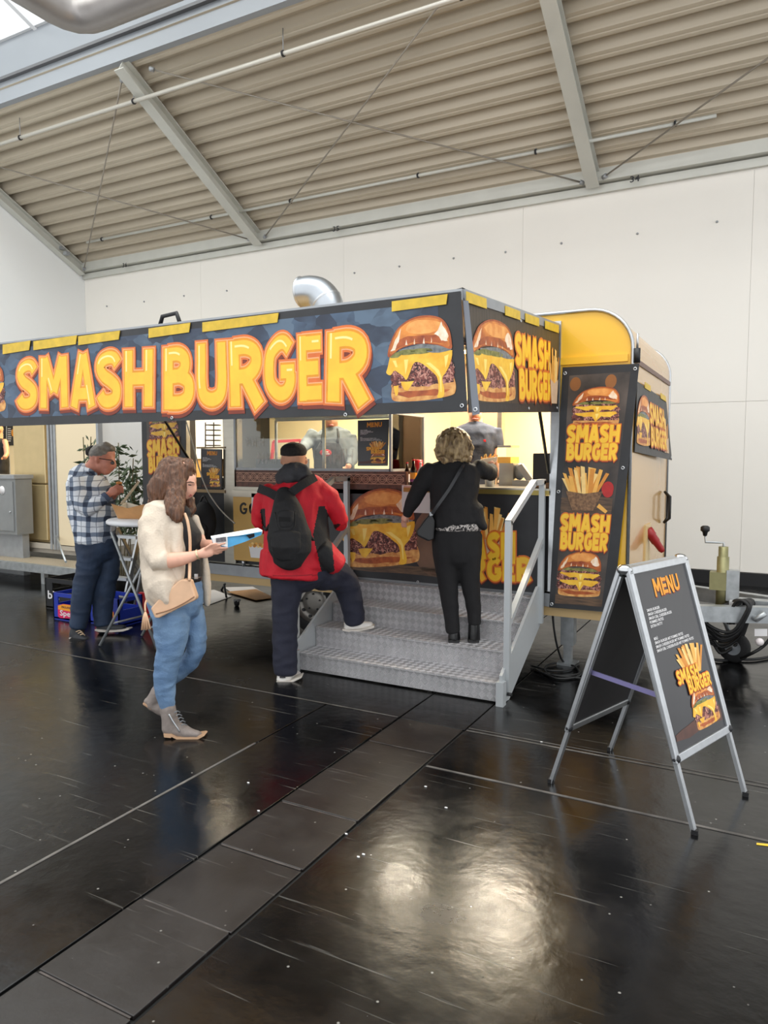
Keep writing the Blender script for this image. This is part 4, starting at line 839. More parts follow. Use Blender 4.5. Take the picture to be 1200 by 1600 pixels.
for q in ([(1080, 948), (1110, 952), (1135, 944), (1150, 940)], [(1080, 958), (1105, 960), (1130, 950), (1150, 946)]): MB().tube(bez([ony(u, v, 6.2) for u, v in q], 4), .012, M['cord'], 7).build('cable', cab)
fc = thing('floor_cables', (-1.3, 5.5, 0), 'black cables lying in loops below the trailer corner', 'cables')
for q in ([(835, 1045), (850, 1052), (880, 1056), (905, 1052), (895, 1040), (870, 1036), (852, 1042), (860, 1054), (910, 1060)], [(845, 1050), (870, 1060), (900, 1058), (912, 1048)], [(830, 1040), (860, 1048), (890, 1046), (905, 1036)]):
    MB().tube(bez([onz(u, v, .012) for u, v in q], 5), .008, M['cord'], 6).build('cable', fc)
MB().tube(bez([ony(863, 955, YT+.1), ony(866, 985, YT+.1), ony(872, 1015, YT+.15), onz(882, 1036, .01), onz(900, 1040, .01)], 5), .008, M['cord'], 6).build('cable', fc)
# ------------------------------------------------------------------ left: bistro table, boxes, ladder, crates, plants
tb = thing('bistro_table', (-4.85, 4.55, 0), 'white round standing table with crossed grey folding legs', 'table')
TC = Vector((-4.80, 4.62, 1.04)); tm = mat('table_leg_grey', (150, 154, 156), .4, .5)
MB().lathe(TC, [(.001, 0), (.34, 0), (.36, .012), (.36, .03), (.345, .045), (.001, .047)], M['white'], 40, caps=False).build('table_top', tb)
for i, (a, b) in enumerate(((at(174, 831, 6.15), onz(247, 1020)), (at(250, 831, 6.35), onz(156, 1011)))):
    for dy in (0, .42):
        o = Vector((.12*dy, dy, 0)) if i else Vector((-.05*dy, dy, 0)); MB().tube([a+o, b+o+Vector((0, 0, .012))], .0125, tm, 10).build('leg', tb)
    MB().tube([a.lerp(b, .80), a.lerp(b, .80)+Vector((.0, .42, 0))], .009, tm, 8).build('cross_bar', tb)
kr = mat('kraft_board', (186, 138, 88), .7, var=.08, vscale=12); kri = mat('kraft_inside', (224, 214, 196), .6)
def box_open(c, w, d, h, ang, label, flap=True):
    t = thing('takeaway_box', c, label, 'takeaway box'); R = Matrix.Rotation(ang, 3, 'Z')
    f = lambda x, y, z: c+R @ Vector((x, y, z)); k = 1.35
    lo = [(-w, -d), (w, -d), (w, d), (-w, d)]; m = MB(); m.flat([f(x, y, .002) for x, y in lo], kri); 
    for i in range(4):
        (x0, y0), (x1, y1) = lo[i], lo[(i+1) % 4]
        m.prism([f(x0, y0, 0), f(x1, y1, 0), f(x1*k, y1*k, h), f((x0+x1)/2*k, (y0+y1)/2*k, h*.72), f(x0*k, y0*k, h)], R @ Vector((-(y1-y0), (x1-x0), 0)).normalized()*.004, kr, kri)
    m.build('box_tray', t)
    if flap: MB().prism([f(-w*1.2, -.02, h*.9), f(-w*1.1, .02, h*.9), f(w*.2, .05, h*2.4), f(w*.3, .0, h*2.5)], R @ Vector((0, .004, 0)), kri).build('open_lid', t)
box_open(TC+Vector((-.12, -.05, .048)),   .115, .09, .13, .3, 'open kraft takeaway box on the white standing table')
box_open(TC+Vector((.16, .1, .048)), .10, .085, .13, 1.1, 'second kraft takeaway box on the table, half behind the brown hair')
# step ladder
ld = thing('step_ladder', (-5.4, 5.0, 0), 'aluminium step ladder standing behind the standing table', 'ladder')
Lb = onz(190, 962); Lt = ony(220, 826, Lb.y+.16); La = Lb+Vector((-.40, -.02, 0)); Lc = Lt+Vector((-.32, -.02, 0))
for a, b in ((Lb, Lt), (La, Lc)): MB().bar(a, b, .045, .025, M['alu'], (1, 0, 0)).build('ladder_rail', ld); MB().bar(b, b+Vector((0, .5, -b.z)), .03, .02, M['alu'], (1, 0, 0)).build('rear_support', ld)
for t in (.2, .42, .65, .9): MB().bar(Lb.lerp(Lt, t), La.lerp(Lc, t), .09, .03, M['alu']).build('ladder_step', ld)
# dustpan and broom
dp = thing('dustpan', onz(215, 968), 'red upright dustpan leaning behind the standing table', 'dustpan'); a = onz(206, 967)
MB().prism([a, a+Vector((.2, .06, 0)), a+Vector((.17, .10, .26)), a+Vector((.04, .06, .26))], (-.02, .04, .0), M['red']).build('pan', dp); MB().tube([a+Vector((.1, .1, .24)), a+Vector((.14, .14, .75))], .012, M['alu_dull'], 8).build('pan_handle', dp)
br = thing('broom', onz(203, 970), 'small grey hand brush in front of the red dustpan', 'broom'); a = onz(203, 968)
MB().prism([a+Vector((-.09, 0, 0)), a+Vector((.09, .03, 0)), a+Vector((.05, .03, .1)), a+Vector((-.03, .0, .1))], (-.01, .06, 0), mat('bristle_grey', (110, 112, 114), .8, bump=.5, bscale=80)).build('bristles', br)
MB().tube([a+Vector((.01, .04, .09)), a+Vector((.11, .06, .48))], .013, M['alu_dull'], 8).build('broom_handle', br)
# crates
def crate(p, w, d, h, m, label, ang=0):
    t = thing('drinks_crate', p, label, 'crate'); R = Matrix.Rotation(ang, 3, 'Z'); f = lambda x, y, z: p+R @ Vector((x, y, z))
    MB().prism([f(0, 0, .01), f(w, 0, .01), f(w, d, .01), f(0, d, .01)], (0, 0, .015), m).build('crate_floor', t)
    for a, b, nn in (((0, 0), (w, 0), (0, 1)), ((0, d), (w, d), (0, -1)), ((0, 0), (0, d), (1, 0)), ((w, 0), (w, d), (-1, 0))):
        ex = R @ Vector((nn[0]*.012, nn[1]*.012, 0)); g = lambda s, z: f(a[0]+(b[0]-a[0])*s, a[1]+(b[1]-a[1])*s, z)
        mm = MB(); mm.prism([g(0, .02), g(1, .02), g(1, h), g(0, h), g(0, h*.9)], ex, m) if False else None
        mm.prism([g(0, .0), g(1, .0), g(1, h*.58), g(0, h*.58)], ex, m); mm.prism([g(0, h*.58), g(.18, h*.58), g(.18, h), g(0, h)], ex, m); mm.prism([g(.82, h*.58), g(1, h*.58), g(1, h), g(.82, h)], ex, m); mm.prism([g(.18, h*.86), g(.82, h*.86), g(.82, h), g(.18, h)], ex, m)
        mm.build('crate_side', t)
    return t, f
blue = mat('crate_blue', (28, 52, 158), .4); t, f = crate(onz(84, 967), .40, .30, .27, blue, 'blue drinks crate with an orange Spezi label beside the man in plaid')
lab = MB(); Ql_ = Quad(f(.07, -.002, .02), f(.34, -.002, .02), f(.34, -.002, .175), f(.07, -.002, .175))
pk_ = mat('label_pink', (214, 34, 92), .4); poly(lab, Ql_, [(0, .1), (.1, 0), (1, .1), (1, .8), (.7, .95), (.3, .95), (0, .8)], pk_, .001); poly(lab, Ql_, [(.02, .55), (.98, .5), (.98, .78), (.7, .93), (.3, .93), (.02, .78)], mat('label_orange', (240, 158, 44), .4), .0016)
text(lab, 'Spezi', Ql_.sub(.12, .18, .92, .55), WHT, .003); text(lab, 'PAULANER', Ql_.sub(.22, .68, .8, .82), mat('label_navy', (30, 24, 60), .4), .003); lab.build('crate_label', t)
t2, f = crate(onz(86, 967)+Vector((.46, .04, 0)), .40, .30, .27, blue, 'second blue drinks crate mostly hidden behind the plaid man legs')
lab = MB(); Ql_ = Quad(f(.07, -.002, .02), f(.34, -.002, .02), f(.34, -.002, .175), f(.07, -.002, .175)); poly(lab, Ql_, [(0, .1), (.1, 0), (1, .1), (1, .8), (.7, .95), (.3, .95), (0, .8)], pk_, .001); poly(lab, Ql_, [(.02, .55), (.98, .5), (.98, .78), (.7, .93), (.3, .93), (.02, .78)], MATS['label_orange'], .0016); text(lab, 'Spezi', Ql_.sub(.12, .18, .92, .55), WHT, .003); lab.build('crate_label', t2)
t3, f = crate(onz(72, 950), .62, .4, .33, mat('crate_black', (24, 25, 28), .5), 'black crate with white letters behind the blue crate')
lab = MB(); text(lab, 'bla', Quad(f(.04, -.002, .11), f(.22, -.002, .11), f(.22, -.002, .2), f(.04, -.002, .2)), WHT, .001); lab.build('crate_lettering', t3)
# bamboo plants
leafm = mat('leaf_green', (74, 92, 56), .5, col2=(44, 58, 36), vscale=30)
def plant(u, vb, vt, y, label, seed, spread, nleaf):
    base = ony(u, vb, y); base.z = 0; rnd = random.Random(seed); t = thing('bamboo_plant', base, label, 'plant')
    MB().lathe(base, [(.11, 0), (.15, .26), (.16, .28), (.14, .28), (.13, .2), (.001, .2)], mat('pot_dark', (60, 58, 56), .6), 20).build('pot', t)
    top = ony(u, vt, y); lf = MB()
    for s in range(4):
        o = Vector((rnd.uniform(-.06, .06), rnd.uniform(-.05, .05), 0)); tip = top+Vector((rnd.uniform(-1, 1)*spread, rnd.uniform(-.1, .1), -rnd.uniform(0, .35)*(s > 0)))
        q = [base+o+Vector((0, 0, .2)), (base+o).lerp(tip, .5)+Vector((0, 0, .1)), tip]; MB().tube(bez(q, 6), .006, mat('cane', (92, 84, 52), .6), 6).build('cane', t)
        for i in range(nleaf):
            k = rnd.uniform(.42, 1); p = q[0].lerp(q[2], k)+Vector((rnd.gauss(0, spread*.6*(1.25-k)), rnd.gauss(0, .08), rnd.uniform(-.05, .05)))
            d = Vector((rnd.uniform(-1, 1), rnd.uniform(-1, .6), rnd.uniform(-.9, .3))).normalized(); sd = d.cross(Vector((rnd.uniform(-.3, .3), -1, rnd.uniform(-.3, .3)))).normalized(); L_ = rnd.uniform(.07, .14); w = L_*.17
            lf.add([p, p+d*L_*.4+sd*w, p+d*L_, p+d*L_*.4-sd*w, p+d*L_*.45+Vector((0, -.006, .004))], [(0, 1, 4), (1, 2, 4), (2, 3, 4), (3, 0, 4)], leafm)
    o = lf.build('foliage', t); o['kind'] = 'stuff'
plant(197, 900, 692, 5.75, 'leafy bamboo plant between the plaid man and the dark banner', 4, .2, 120)
plant(137, 900, 682, 5.6, 'thin bamboo plant behind the head of the plaid man', 9, .05, 22)
# ------------------------------------------------------------------ neighbouring trailer at the left edge
YN = 6.6
nb = thing('neighbour_trailer', (-9.5, 7.4, 0), 'neighbouring white trailer with an open door at the left edge', 'food trailer')
nx = -7.78
m = MB(); m.box((-12, YN, .30), (nx, 8.4, .42), mat('step_grey', (150, 144, 134), .5, var=.1)); m.build('trailer_floor', nb)
m = MB(); m.box((-12, 8.3, .42), (nx, 8.4, 2.7), M['inwall']); m.build('rear_wall', nb)
m = MB(); m.box((nx-.05, YN+.05, .42), (nx, 8.4, 2.7), mat('trailer_white', (236, 238, 238), .35)); m.build('end_wall', nb)
m = MB(); m.box((-12, YN, 2.65), (nx, 8.4, 2.75), M['white']); m.build('roof', nb)
dl, dr = ony(92, 760, YN).x, ony(155, 760, YN).x
MB().box((dl, YN-.02, .42), (dr, YN+.03, 2.68), mat('door_cream', (228, 210, 176), .4)).build('door_panel', nb)
for u in (80, 85.5, 90): x = ony(u, 760, YN).x; MB().box((x-.02, YN-.03, .36), (x+.022, YN+.04, 2.68), M['alu_dull']).build('door_jamb', nb)
x = ony(157, 760, YN).x; MB().box((x-.02, YN-.03, .36), (x+.02, YN+.04, 2.68), M['alu_dull']).build('door_jamb', nb)
MB().box((-12, YN-.02, .36), (nx, YN+.02, .43), mat('sill_pale', (180, 172, 158), .5)).build('sill', nb)
MB().box((-12, YN-.55, .14), (nx+.3, YN-.48, .24), M['galv']).build('platform_rail', nb)
MB().box((-12, YN-.48, .2), (nx+.1, YN-.02, .235), mat('step_mesh', (152, 140, 120), .6, var=.2, vscale=60)).build('platform_grating', nb)
MB().tube([ony(88, 838, YN-.05), ony(103, 878, YN-.5)], .015, M['galv'], 8).build('platform_stay', nb)
for x in (-8.2, -10): MB().box((x-.03, YN-.54, 0), (x+.03, YN-.48, .15), M['galv']).build('platform_leg', nb)
tr2 = MB(); 
fg = thing('fridge', (-9.1, 6.9, .42), 'tall steel fridge freezer with two handles in the neighbouring trailer', 'fridge')
f0, f1 = ony(23, 760, YN+.05).x, ony(72, 760, YN+.05).x; fsm = mat('fridge_steel', (206, 184, 138), .34, .55, var=.04)
MB().box((f0, YN+.1, .43), (f1+.06, YN+.6, 2.3), fsm).build('fridge_body', fg)
zs = ony(45, 756, YN+.05).z
for z0, z1 in ((.46, zs-.006), (zs+.006, 2.28)): MB().box((f0, YN+.05, z0), (f1, YN+.1, z1), fsm).build('fridge_door', fg, bevel=.015)
for v in (749, 763): a, b = ony(26, v, YN), ony(41, v, YN); MB().tube(bez([a+Vector((0, .05, 0)), a+Vector((.04, 0, 0)), b+Vector((-.04, 0, 0)), b+Vector((0, .05, 0))], 4), .02, M['alu'], 10).build('fridge_handle', fg)
gb = thing('grey_cabinet', (-10, 6.3, .35), 'grey metal counter cabinet with a round sticker at the left edge', 'cabinet'); g1x = ony(25, 790, 6.3).x; gz0, gz1 = ony(15, 835, 6.3).z, ony(15, 748, 6.3).z
gm = mat('cabinet_grey', (140, 142, 142), .45, .3, var=.05); MB().box((g1x-1.2, 6.3, gz0), (g1x, 6.55, gz1), gm).build('cabinet_body', gb); MB().box((g1x-1.2, 6.28, gz1), (g1x+.01, 6.57, gz1+.05), M['alu_dull']).build('cabinet_top', gb)
MB().box((g1x-.9, 6.285, gz0+.05), (g1x-.04, 6.3, gz1-.04), gm).build('cabinet_door', gb); MB().lathe((g1x-.26, 6.284, gz1-.16), [(.001, -.003), (.06, -.003), (.06, 0)], WHT, 18, (0, 1, 0)).build('sticker', gb); MB().lathe((g1x-.1, 6.28, gz1-.45), [(.012, -.01), (.012, .01)], M['alu'], 10, (0, 1, 0)).build('door_lock', gb)
MB().box((g1x-1.2, 6.4, .0), (g1x-.03, 6.5, gz0), M['alu_dull']).build('cabinet_plinth', gb)
for i, (u0, u1, v0, v1) in enumerate(((2, 9, 664, 690), (11, 23, 664, 696))):
    Q = Quad(*[ony(u, v, 8.28) for u, v in ((u0, v1), (u1, v1), (u1, v0), (u0, v0))]); t = thing('wall_poster', Q(.5, 0), ['black menu poster on the rear wall at the far left edge', 'black poster with a burger picture left of the steel fridge'][i], 'poster'); sheet('poster', Q, M['banner'], t)
    m = MB(); [poly(m, Q, [(.1, .2+.1*j), (.5+.05*(j % 3), .2+.1*j), (.5+.05*(j % 3), .24+.1*j), (.1, .24+.1*j)], WHT, .002) for j in range(7)]
    if i: poly(m, Q, blob(.78, .62, .2, .18), GOLD, .003)
    m.build('poster_print', t)
l = area('neighbour_lamp', (-9.6, 7.4, 2.6), (.8, .1), 26, (1, .78, .46)); nl = MB().box((-10.0, 7.35, 2.61), (-9.2, 7.45, 2.65), mat('lamp_tube', (255, 226, 160), .4)).build('ceiling_lamp', nb); l.parent = nl
# ------------------------------------------------------------------ litter and odds under the trailer
pp = thing('cardboard_sheet', onz(420, 930), 'flat brown cardboard sheet lying under the trailer', 'cardboard'); MB().prism([onz(u, v, .012) for u, v in ((355, 925), (400, 921), (428, 934), (400, 938))], (0, 0, .006), kr).build('sheet', pp)
for i, q in enumerate((((290, 925), (335, 922), (362, 932), (330, 944), (290, 943)), ((350, 918), (395, 917), (412, 926), (365, 928)))):
    o = MB().prism([onz(u, v, .004) for u, v in q], (0, 0, .004), mat('paper_sheet', (214, 208, 202), .7)).build('paper_sheet'); tag(o, ['large white paper sheet on the floor under the trailer, nearest the woman', 'white paper sheet on the floor behind the brown cardboard'][i], 'paper')
cs = thing('caster_wheel', onz(370, 947), 'small black caster wheel on the floor below the trailer edge', 'caster'); p = onz(370, 947); MB().lathe((p.x, p.y, .035), [(.02, -.02), (.035, -.015), (.035, .015), (.02, .02)], M['rubber'], 16, (.4, 1, 0)).build('wheel', cs); MB().box(p+Vector((-.03, -.02, .05)), p+Vector((.03, .03, .075)), M['alu_dull']).build('caster_fork', cs)
fs_ = thing('folding_stand', onz(354, 935), 'thin black folding stand leg on the paper under the trailer', 'stand')
for a, b in (((354, 935), (350, 912)), ((346, 922), (352, 912))): MB().tube([onz(*a), ony(b[0], b[1], onz(*a).y)], .012, M['black'], 6).build('stand_leg', fs_)
for i, (u, v) in enumerate(((404, 1268), (541, 1304), (568, 1336), (665, 1230), (697, 1263), (846, 1160), (388, 1224), (560, 1340))):
    p = onz(u, v); a = i*1.3; o = MB().prism([p+Vector((math.cos(a+k)*.008, math.sin(a+k)*.005, .002)) for k in (0, 1.5, 3.1, 4.6)], (0, 0, .003), WHT).build('paper_scrap'); tag(o, 'tiny white paper scrap lying on the black floor', 'litter', 'scraps on the floor')
o = MB().prism([onz(u, v, .001) for u, v in ((1182, 1317), (1230, 1322), (1230, 1326), (1182, 1320))], (0, 0, .001), M['tape']).build('floor_tape'); tag(o, 'strip of yellow marking tape on the floor at the right edge', 'tape')
# ------------------------------------------------------------------ people
def remesh(mb, name, voxel, m, parent=None, smooth=4, wr=0, wf=9, stretch=(1, 1, 1), seed=0):
    tmp = mb.build('tmp', fix=False); me = tmp.data
    for p in me.polygons: p.use_smooth = True
    r = tmp.modifiers.new('r', 'REMESH'); r.mode = 'VOXEL'; r.voxel_size = voxel; r.use_smooth_shade = True
    if smooth: s = tmp.modifiers.new('s', 'SMOOTH'); s.factor = .5; s.iterations = smooth
    new = bpy.data.meshes.new_from_object(tmp.evaluated_get(bpy.context.evaluated_depsgraph_get()))
    bpy.data.objects.remove(tmp); new.name = name; new.materials.clear(); new.materials.append(m)
    if wr:
        off = Vector((seed*3.1, seed*1.7, 0)); sx, sy, sz = stretch
        nv = len(new.vertices); co = [0.0]*(nv*3); no = [0.0]*(nv*3)
        new.vertices.foreach_get('co', co); new.vertices.foreach_get('normal', no)
        for i in range(0, nv*3, 3):
            q = Vector((co[i]*sx, co[i+1]*sy, co[i+2]*sz))*wf+off
            a = wr*(1-2.6*abs(noise.noise(q)))*.8+wr*.5*noise.noise(q*2.3)
            co[i] += no[i]*a; co[i+1] += no[i+1]*a; co[i+2] += no[i+2]*a
        new.vertices.foreach_set('co', co)
    k_ = len(new.polygons); new.polygons.foreach_set('use_smooth', [True]*k_); new.polygons.foreach_set('material_index', [0]*k_)
    new.update(); o = bpy.data.objects.new(name, new); COL.objects.link(o)
    if parent: adopt(o, parent)
    return o
class Fig:
    """a figure laid out in one view: sections are (x, y, half width) in reference units, depth offset and half depth in metres"""
    def __init__(s, ox, oy, sc, D): s.ox, s.oy, s.sc, s.D = ox, oy, sc, D
    def P(s, x, y, dd=0): return at(s.ox+x/s.sc, s.oy+y/s.sc, s.D+dd)
    def m(s, px, dd=0): return px/s.sc*(s.D+dd)/F
    def limb(s, mb, secs, n=18, k=1.0, cap=.8, mat_=None):
        """secs: (x, y, dd, halfwidth units, halfdepth metres)"""
        mat_ = mat_ or M['white']
        C = [s.P(a[0], a[1], a[2]) for a in secs]; rw = [s.m(a[3], a[2])*k for a in secs]; rd = [a[4]*k for a in secs]
        K = len(C); rings = []
        def ring(c, t, w, d, vd):
            a1 = t.cross(vd)
            if a1.length < .15: a1 = RT.copy()
            a1 = (a1-t*a1.dot(t)).normalized(); a2 = a1.cross(t).normalized()
            return [c+a1*w*math.cos(2*math.pi*j/n)+a2*d*math.sin(2*math.pi*j/n) for j in range(n)]
        for i in range(K):
            t = (C[min(i+1, K-1)]-C[max(i-1, 0)]).normalized(); vd = (C[i]-CAM).normalized()
            if i == 0:
                for a in (80, 55, 28): rings.append(ring(C[0]-t*min(rw[0], rd[0])*cap*math.sin(math.radians(a)), t, rw[0]*math.cos(math.radians(a)), rd[0]*math.cos(math.radians(a)), vd))
            rings.append(ring(C[i], t, rw[i], rd[i], vd))
            if i == K-1:
                for a in (28, 55, 80): rings.append(ring(C[i]+t*min(rw[i], rd[i])*cap*math.sin(math.radians(a)), t, rw[i]*math.cos(math.radians(a)), rd[i]*math.cos(math.radians(a)), vd))
        q = len(rings); vs = [v for r in rings for v in r]
        fs = [(i*n+j, i*n+(j+1) % n, (i+1)*n+(j+1) % n, (i+1)*n+j) for i in range(q-1) for j in range(n)]+[tuple(range(n-1, -1, -1)), tuple((q-1)*n+j for j in range(n))]
        mb.add(vs, fs, mat_, True); return mb
    def ell(s, mb, x, y, dd, rx, ry, rd, rot=0, mat_=None, n=18, k=12):
        vd = (s.P(x, y, dd)-CAM).normalized(); a = RT*math.cos(rot)+UP*math.sin(rot); b = vd.cross(a); a = b.cross(vd); 
        Mx = Matrix((a*s.m(rx, dd), vd*rd, b*s.m(ry, dd))).transposed()
        return mb.ell(s.P(x, y, dd), (1, 1, 1), mat_ or M['white'], n, k, Mx)
    def plate(s, name, pts, dd, th, m, parent=None, bevel=0, m2=None):
        return MB().prism([s.P(p[0], p[1], dd+(p[2] if len(p) > 2 else 0)) for p in pts], FW*th, m, m2).build(name, parent, bevel=bevel)
    def paint(s, o, m, poly_, facing=True):
        """give the cloth inside an outline another colour (sewn-in panel)"""
        o.data.materials.append(m); idx = len(o.data.materials)-1
        for p in o.data.polygons:
            if facing and p.normal.dot(CAM-p.center) < 0: continue
            u, v = proj(p.center); x = (u-s.ox)*s.sc; y = (v-s.oy)*s.sc; ins = False; j = len(poly_)-1
            for i in range(len(poly_)):
                xi, yi = poly_[i]; xj, yj = poly_[j]
                if (yi > y) != (yj > y) and x < (xj-xi)*(y-yi)/(yj-yi)+xi: ins = not ins
                j = i
            if ins: p.material_index = idx
    def tube(s, name, pts, r, m, parent=None, n=8): return MB().tube(bez([s.P(*p) for p in pts], 5), r, m, n).build(name, parent)
def scaled(secs, k): return [(a[0], a[1], a[2], a[3]*k, a[4]*k) for a in secs]
def fabric(name, col, rough=.8, bump=.25, bscale=60, var=.12, vscale=14): return mat(name, col, rough, 0, var, vscale, bump, bscale)
SKIN = mat('skin_fair', (226, 172, 148), .5, var=.05, vscale=25); SKIN2 = mat('skin_ruddy', (196, 128, 106), .5, var=.08, vscale=25); SKIN3 = mat('skin_tan', (202, 146, 116), .5, var=.06, vscale=25); SKINH = mat('skin_hand', (216, 160, 138), .5, var=.05)
DK = mat('eye_dark', (40, 30, 28), .4); LIP = mat('lip_rose', (186, 106, 100), .5)
def hand(f, mb, wx, wy, dd, px, py, fingers, r=.0085, palm=(22, 16), pd=.02):
    """palm between wrist (wx,wy) and knuckles (px,py), five finger chains"""
    f.limb(mb, [(wx, wy, dd, palm[1]*.8, pd), ((wx+px)/2, (wy+py)/2, dd, palm[0], pd), (px, py, dd, palm[0]*.9, pd*.8)])
    for ch in fingers:
        f.limb(mb, [(x, y, d, r*f.sc*F/f.D*(1-.12*i), r*(1-.12*i)) for i, (x, y, d) in enumerate(ch)], n=10)

# ---- woman with the magazine (walking to the right)
D1 = depth(onz(290, 1146)); A = Fig(180, 690, 3.3346, D1); Hh = Fig(200, 700, 8, D1); Lg = Fig(200, 860, 5.161, D1)
w1 = thing('person', onz(290, 1146), 'woman in a beige cardigan and blue jeans reading a magazine while walking', 'person')
top = [(352, 365, .0, 45, .06), (325, 400, 0, 95, .15), (318, 470, 0, 125, .165), (325, 540, 0, 128, .15), (325, 620, 0, 116, .135), (318, 700, 0, 128, .15), (312, 745, 0, 130, .16)]
nleg = [(330, 470, -.05, 150, .13), (352, 560, -.07, 148, .13), (348, 700, -.08, 133, .10), (342, 810, -.08, 105, .085), (312, 920, -.07, 98, .075), (296, 1040, -.06, 91, .072), (302, 1150, -.05, 78, .062), (320, 1265, -.04, 56, .05)]
fleg = [(480, 480, .09, 130, .12), (530, 580, .09, 95, .11), (548, 700, .08, 86, .095), (548, 800, .08, 76, .08), (500, 900, .10, 70, .075), (410, 985, .12, 62, .07), (310, 1060, .13, 55, .06), (235, 1150, .13, 46, .05)]
b = MB()
Hh.ell(b, 665, 330, 0, 185, 215, .078, .25); Hh.ell(b, 735, 470, 0, 112, 165, .062, .2); Hh.ell(b, 765, 400, 0, 92, 110, .060); Hh.ell(b, 728, 600, 0, 55, 46, .036); Hh.ell(b, 690, 540, 0, 80, 110, .056)
Hh.limb(b, [(838, 430, 0, 14, .010), (842, 490, 0, 19, .013), (836, 538, 0, 22, .016)], n=10); Hh.ell(b, 792, 580, 0, 22, 13, .022); Hh.ell(b, 780, 604, 0, 22, 13, .022); Hh.ell(b, 800, 440, -.028, 40, 30, .03)
Hh.limb(b, [(640, 520, 0, 100, .055), (610, 640, .0, 95, .055), (570, 780, 0, 105, .07)])
A.limb(b, scaled(top, .86-.06), cap=.1); Lg.limb(b, scaled(nleg, .84-.06), cap=.1); Lg.limb(b, scaled(fleg, .84-.06), cap=.1)
A.limb(b, [(200, 420, -.11, 40, .04), (200, 500, -.15, 38, .038), (212, 570, -.18, 38, .038), (240, 622, -.205, 40, .04), (285, 620, -.21, 41, .04), (340, 612, -.21, 37, .036), (400, 598, -.20, 28, .028), (436, 586, -.20, 23, .022)])
hand(A, b, 432, 588, -.20, 500, 572, [[(500, 552, -.21), (535, 540, -.215), (574, 528, -.21)], [(505, 562, -.20), (540, 556, -.205), (586, 553, -.20)], [(505, 572, -.19), (540, 570, -.19), (580, 562, -.185)], [(500, 585, -.185), (528, 585, -.18), (556, 576, -.17)], [(470, 556, -.22), (500, 536, -.225), (528, 530, -.22)]], palm=(30, 24))
A.limb(b, [(400, 440, .14, 45, .045), (440, 520, .10, 34, .035), (460, 540, .0, 30, .03), (480, 532, -.06, 22, .022), (505, 532, -.10, 22, .016)])
hand(A, b, 500, 532, -.09, 520, 545, [[(520, 548, -.1), (545, 552, -.12), (570, 555, -.13)], [(520, 540, -.09), (548, 545, -.1), (575, 548, -.1)]], palm=(20, 18))
remesh(b, 'body', .006, SKIN, w1, 3)
e_ = MB(); Hh.ell(e_, 772, 462, -.063, 24, 8, .006, -.15, DK); e_.build('eye', w1); e_ = MB(); Hh.limb(e_, [(738, 432, -.066, 5, .004), (780, 424, -.066, 8, .004), (822, 432, -.052, 5, .004)], n=8, mat_=mat('brow_brown', (92, 66, 52), .7)); e_.build('eyebrow', w1)
e_ = MB(); Hh.ell(e_, 785, 584, -.022, 22, 8, .012, -.3, LIP); Hh.ell(e_, 776, 602, -.024, 20, 9, .012, -.3, LIP); e_.build('lips', w1)
HAIR = mat('hair_brown', (94, 62, 42), .45, var=.55, vscale=20, bump=.5, bscale=60, stretch=(4, 4, .5))
h = MB(); Hh.ell(h, 620, 330, 0, 230, 215, .098, .3); Hh.limb(h, [(560, 250, .0, 170, .08), (500, 420, -.01, 190, .095), (440, 560, -.0, 205, .095), (385, 660, .02, 150, .08), (335, 690, .02, 90, .06)]); Hh.limb(h, [(600, 300, -.05, 120, .045), (610, 500, -.075, 112, .045), (585, 680, -.12, 122, .045), (590, 800, -.15, 108, .04), (625, 885, -.155, 58, .03)])
Hh.limb(h, [(520, 500, .03, 120, .06), (520, 700, -.03, 120, .06), (570, 840, -.05, 80, .05)]); Hh.limb(h, [(740, 220, .0, 90, .075), (800, 262, .02, 46, .06), (832, 300, .03, 20, .03)]); Hh.limb(h, [(700, 560, .075, 50, .03), (760, 660, .09, 70, .035), (790, 760, .08, 60, .035), (750, 820, .05, 50, .035)])
remesh(h, 'hair', .0045, HAIR, w1, 3, .007, 22, (2.2, 2.2, .25))
t_ = MB(); A.limb(t_, top); remesh(t_, 'black_top', .009, fabric('black_jersey', (28, 28, 31)), w1, 4, .003, 12)
BEI = fabric('cardigan_beige', (208, 194, 176), .85, .35, 90, .06)
c_ = MB(); A.limb(c_, [(300, 352, .02, 70, .08), (252, 380, -.03, 105, .145), (236, 470, -.04, 108, .16), (242, 560, -.04, 108, .16), (248, 650, -.04, 104, .165), (255, 730, -.05, 106, .19), (264, 800, -.09, 98, .20), (274, 850, -.12, 66, .18), (288, 884, -.15, 26, .14)])
A.limb(c_, [(205, 375, -.09, 60, .065), (192, 430, -.12, 66, .066), (198, 500, -.15, 64, .064), (210, 570, -.18, 60, .062), (234, 624, -.205, 56, .06), (270, 618, -.21, 47, .052)], cap=.35)
A.limb(c_, [(318, 400, -.07, 34, .05), (318, 460, -.12, 36, .06), (322, 580, -.125, 36, .06), (326, 690, -.125, 36, .06), (312, 780, -.14, 36, .06), (296, 856, -.15, 26, .05)])
remesh(c_, 'cardigan', .007, BEI, w1, 4, .010, 8, (1.5, 1.5, .7), 2)
c_ = MB(); A.limb(c_, [(412, 400, .11, 24, .05), (445, 470, .13, 16, .04), (457, 560, .14, 16, .05), (470, 680, .15, 22, .06), (476, 780, .15, 24, .06), (480, 850, .15, 14, .05)]); remesh(c_, 'cardigan_front', .009, BEI, w1, 3, .004, 8)
JEAN = mat('denim_blue', (120, 150, 182), .75, col2=(84, 114, 150), vscale=7, bump=.3, bscale=120)
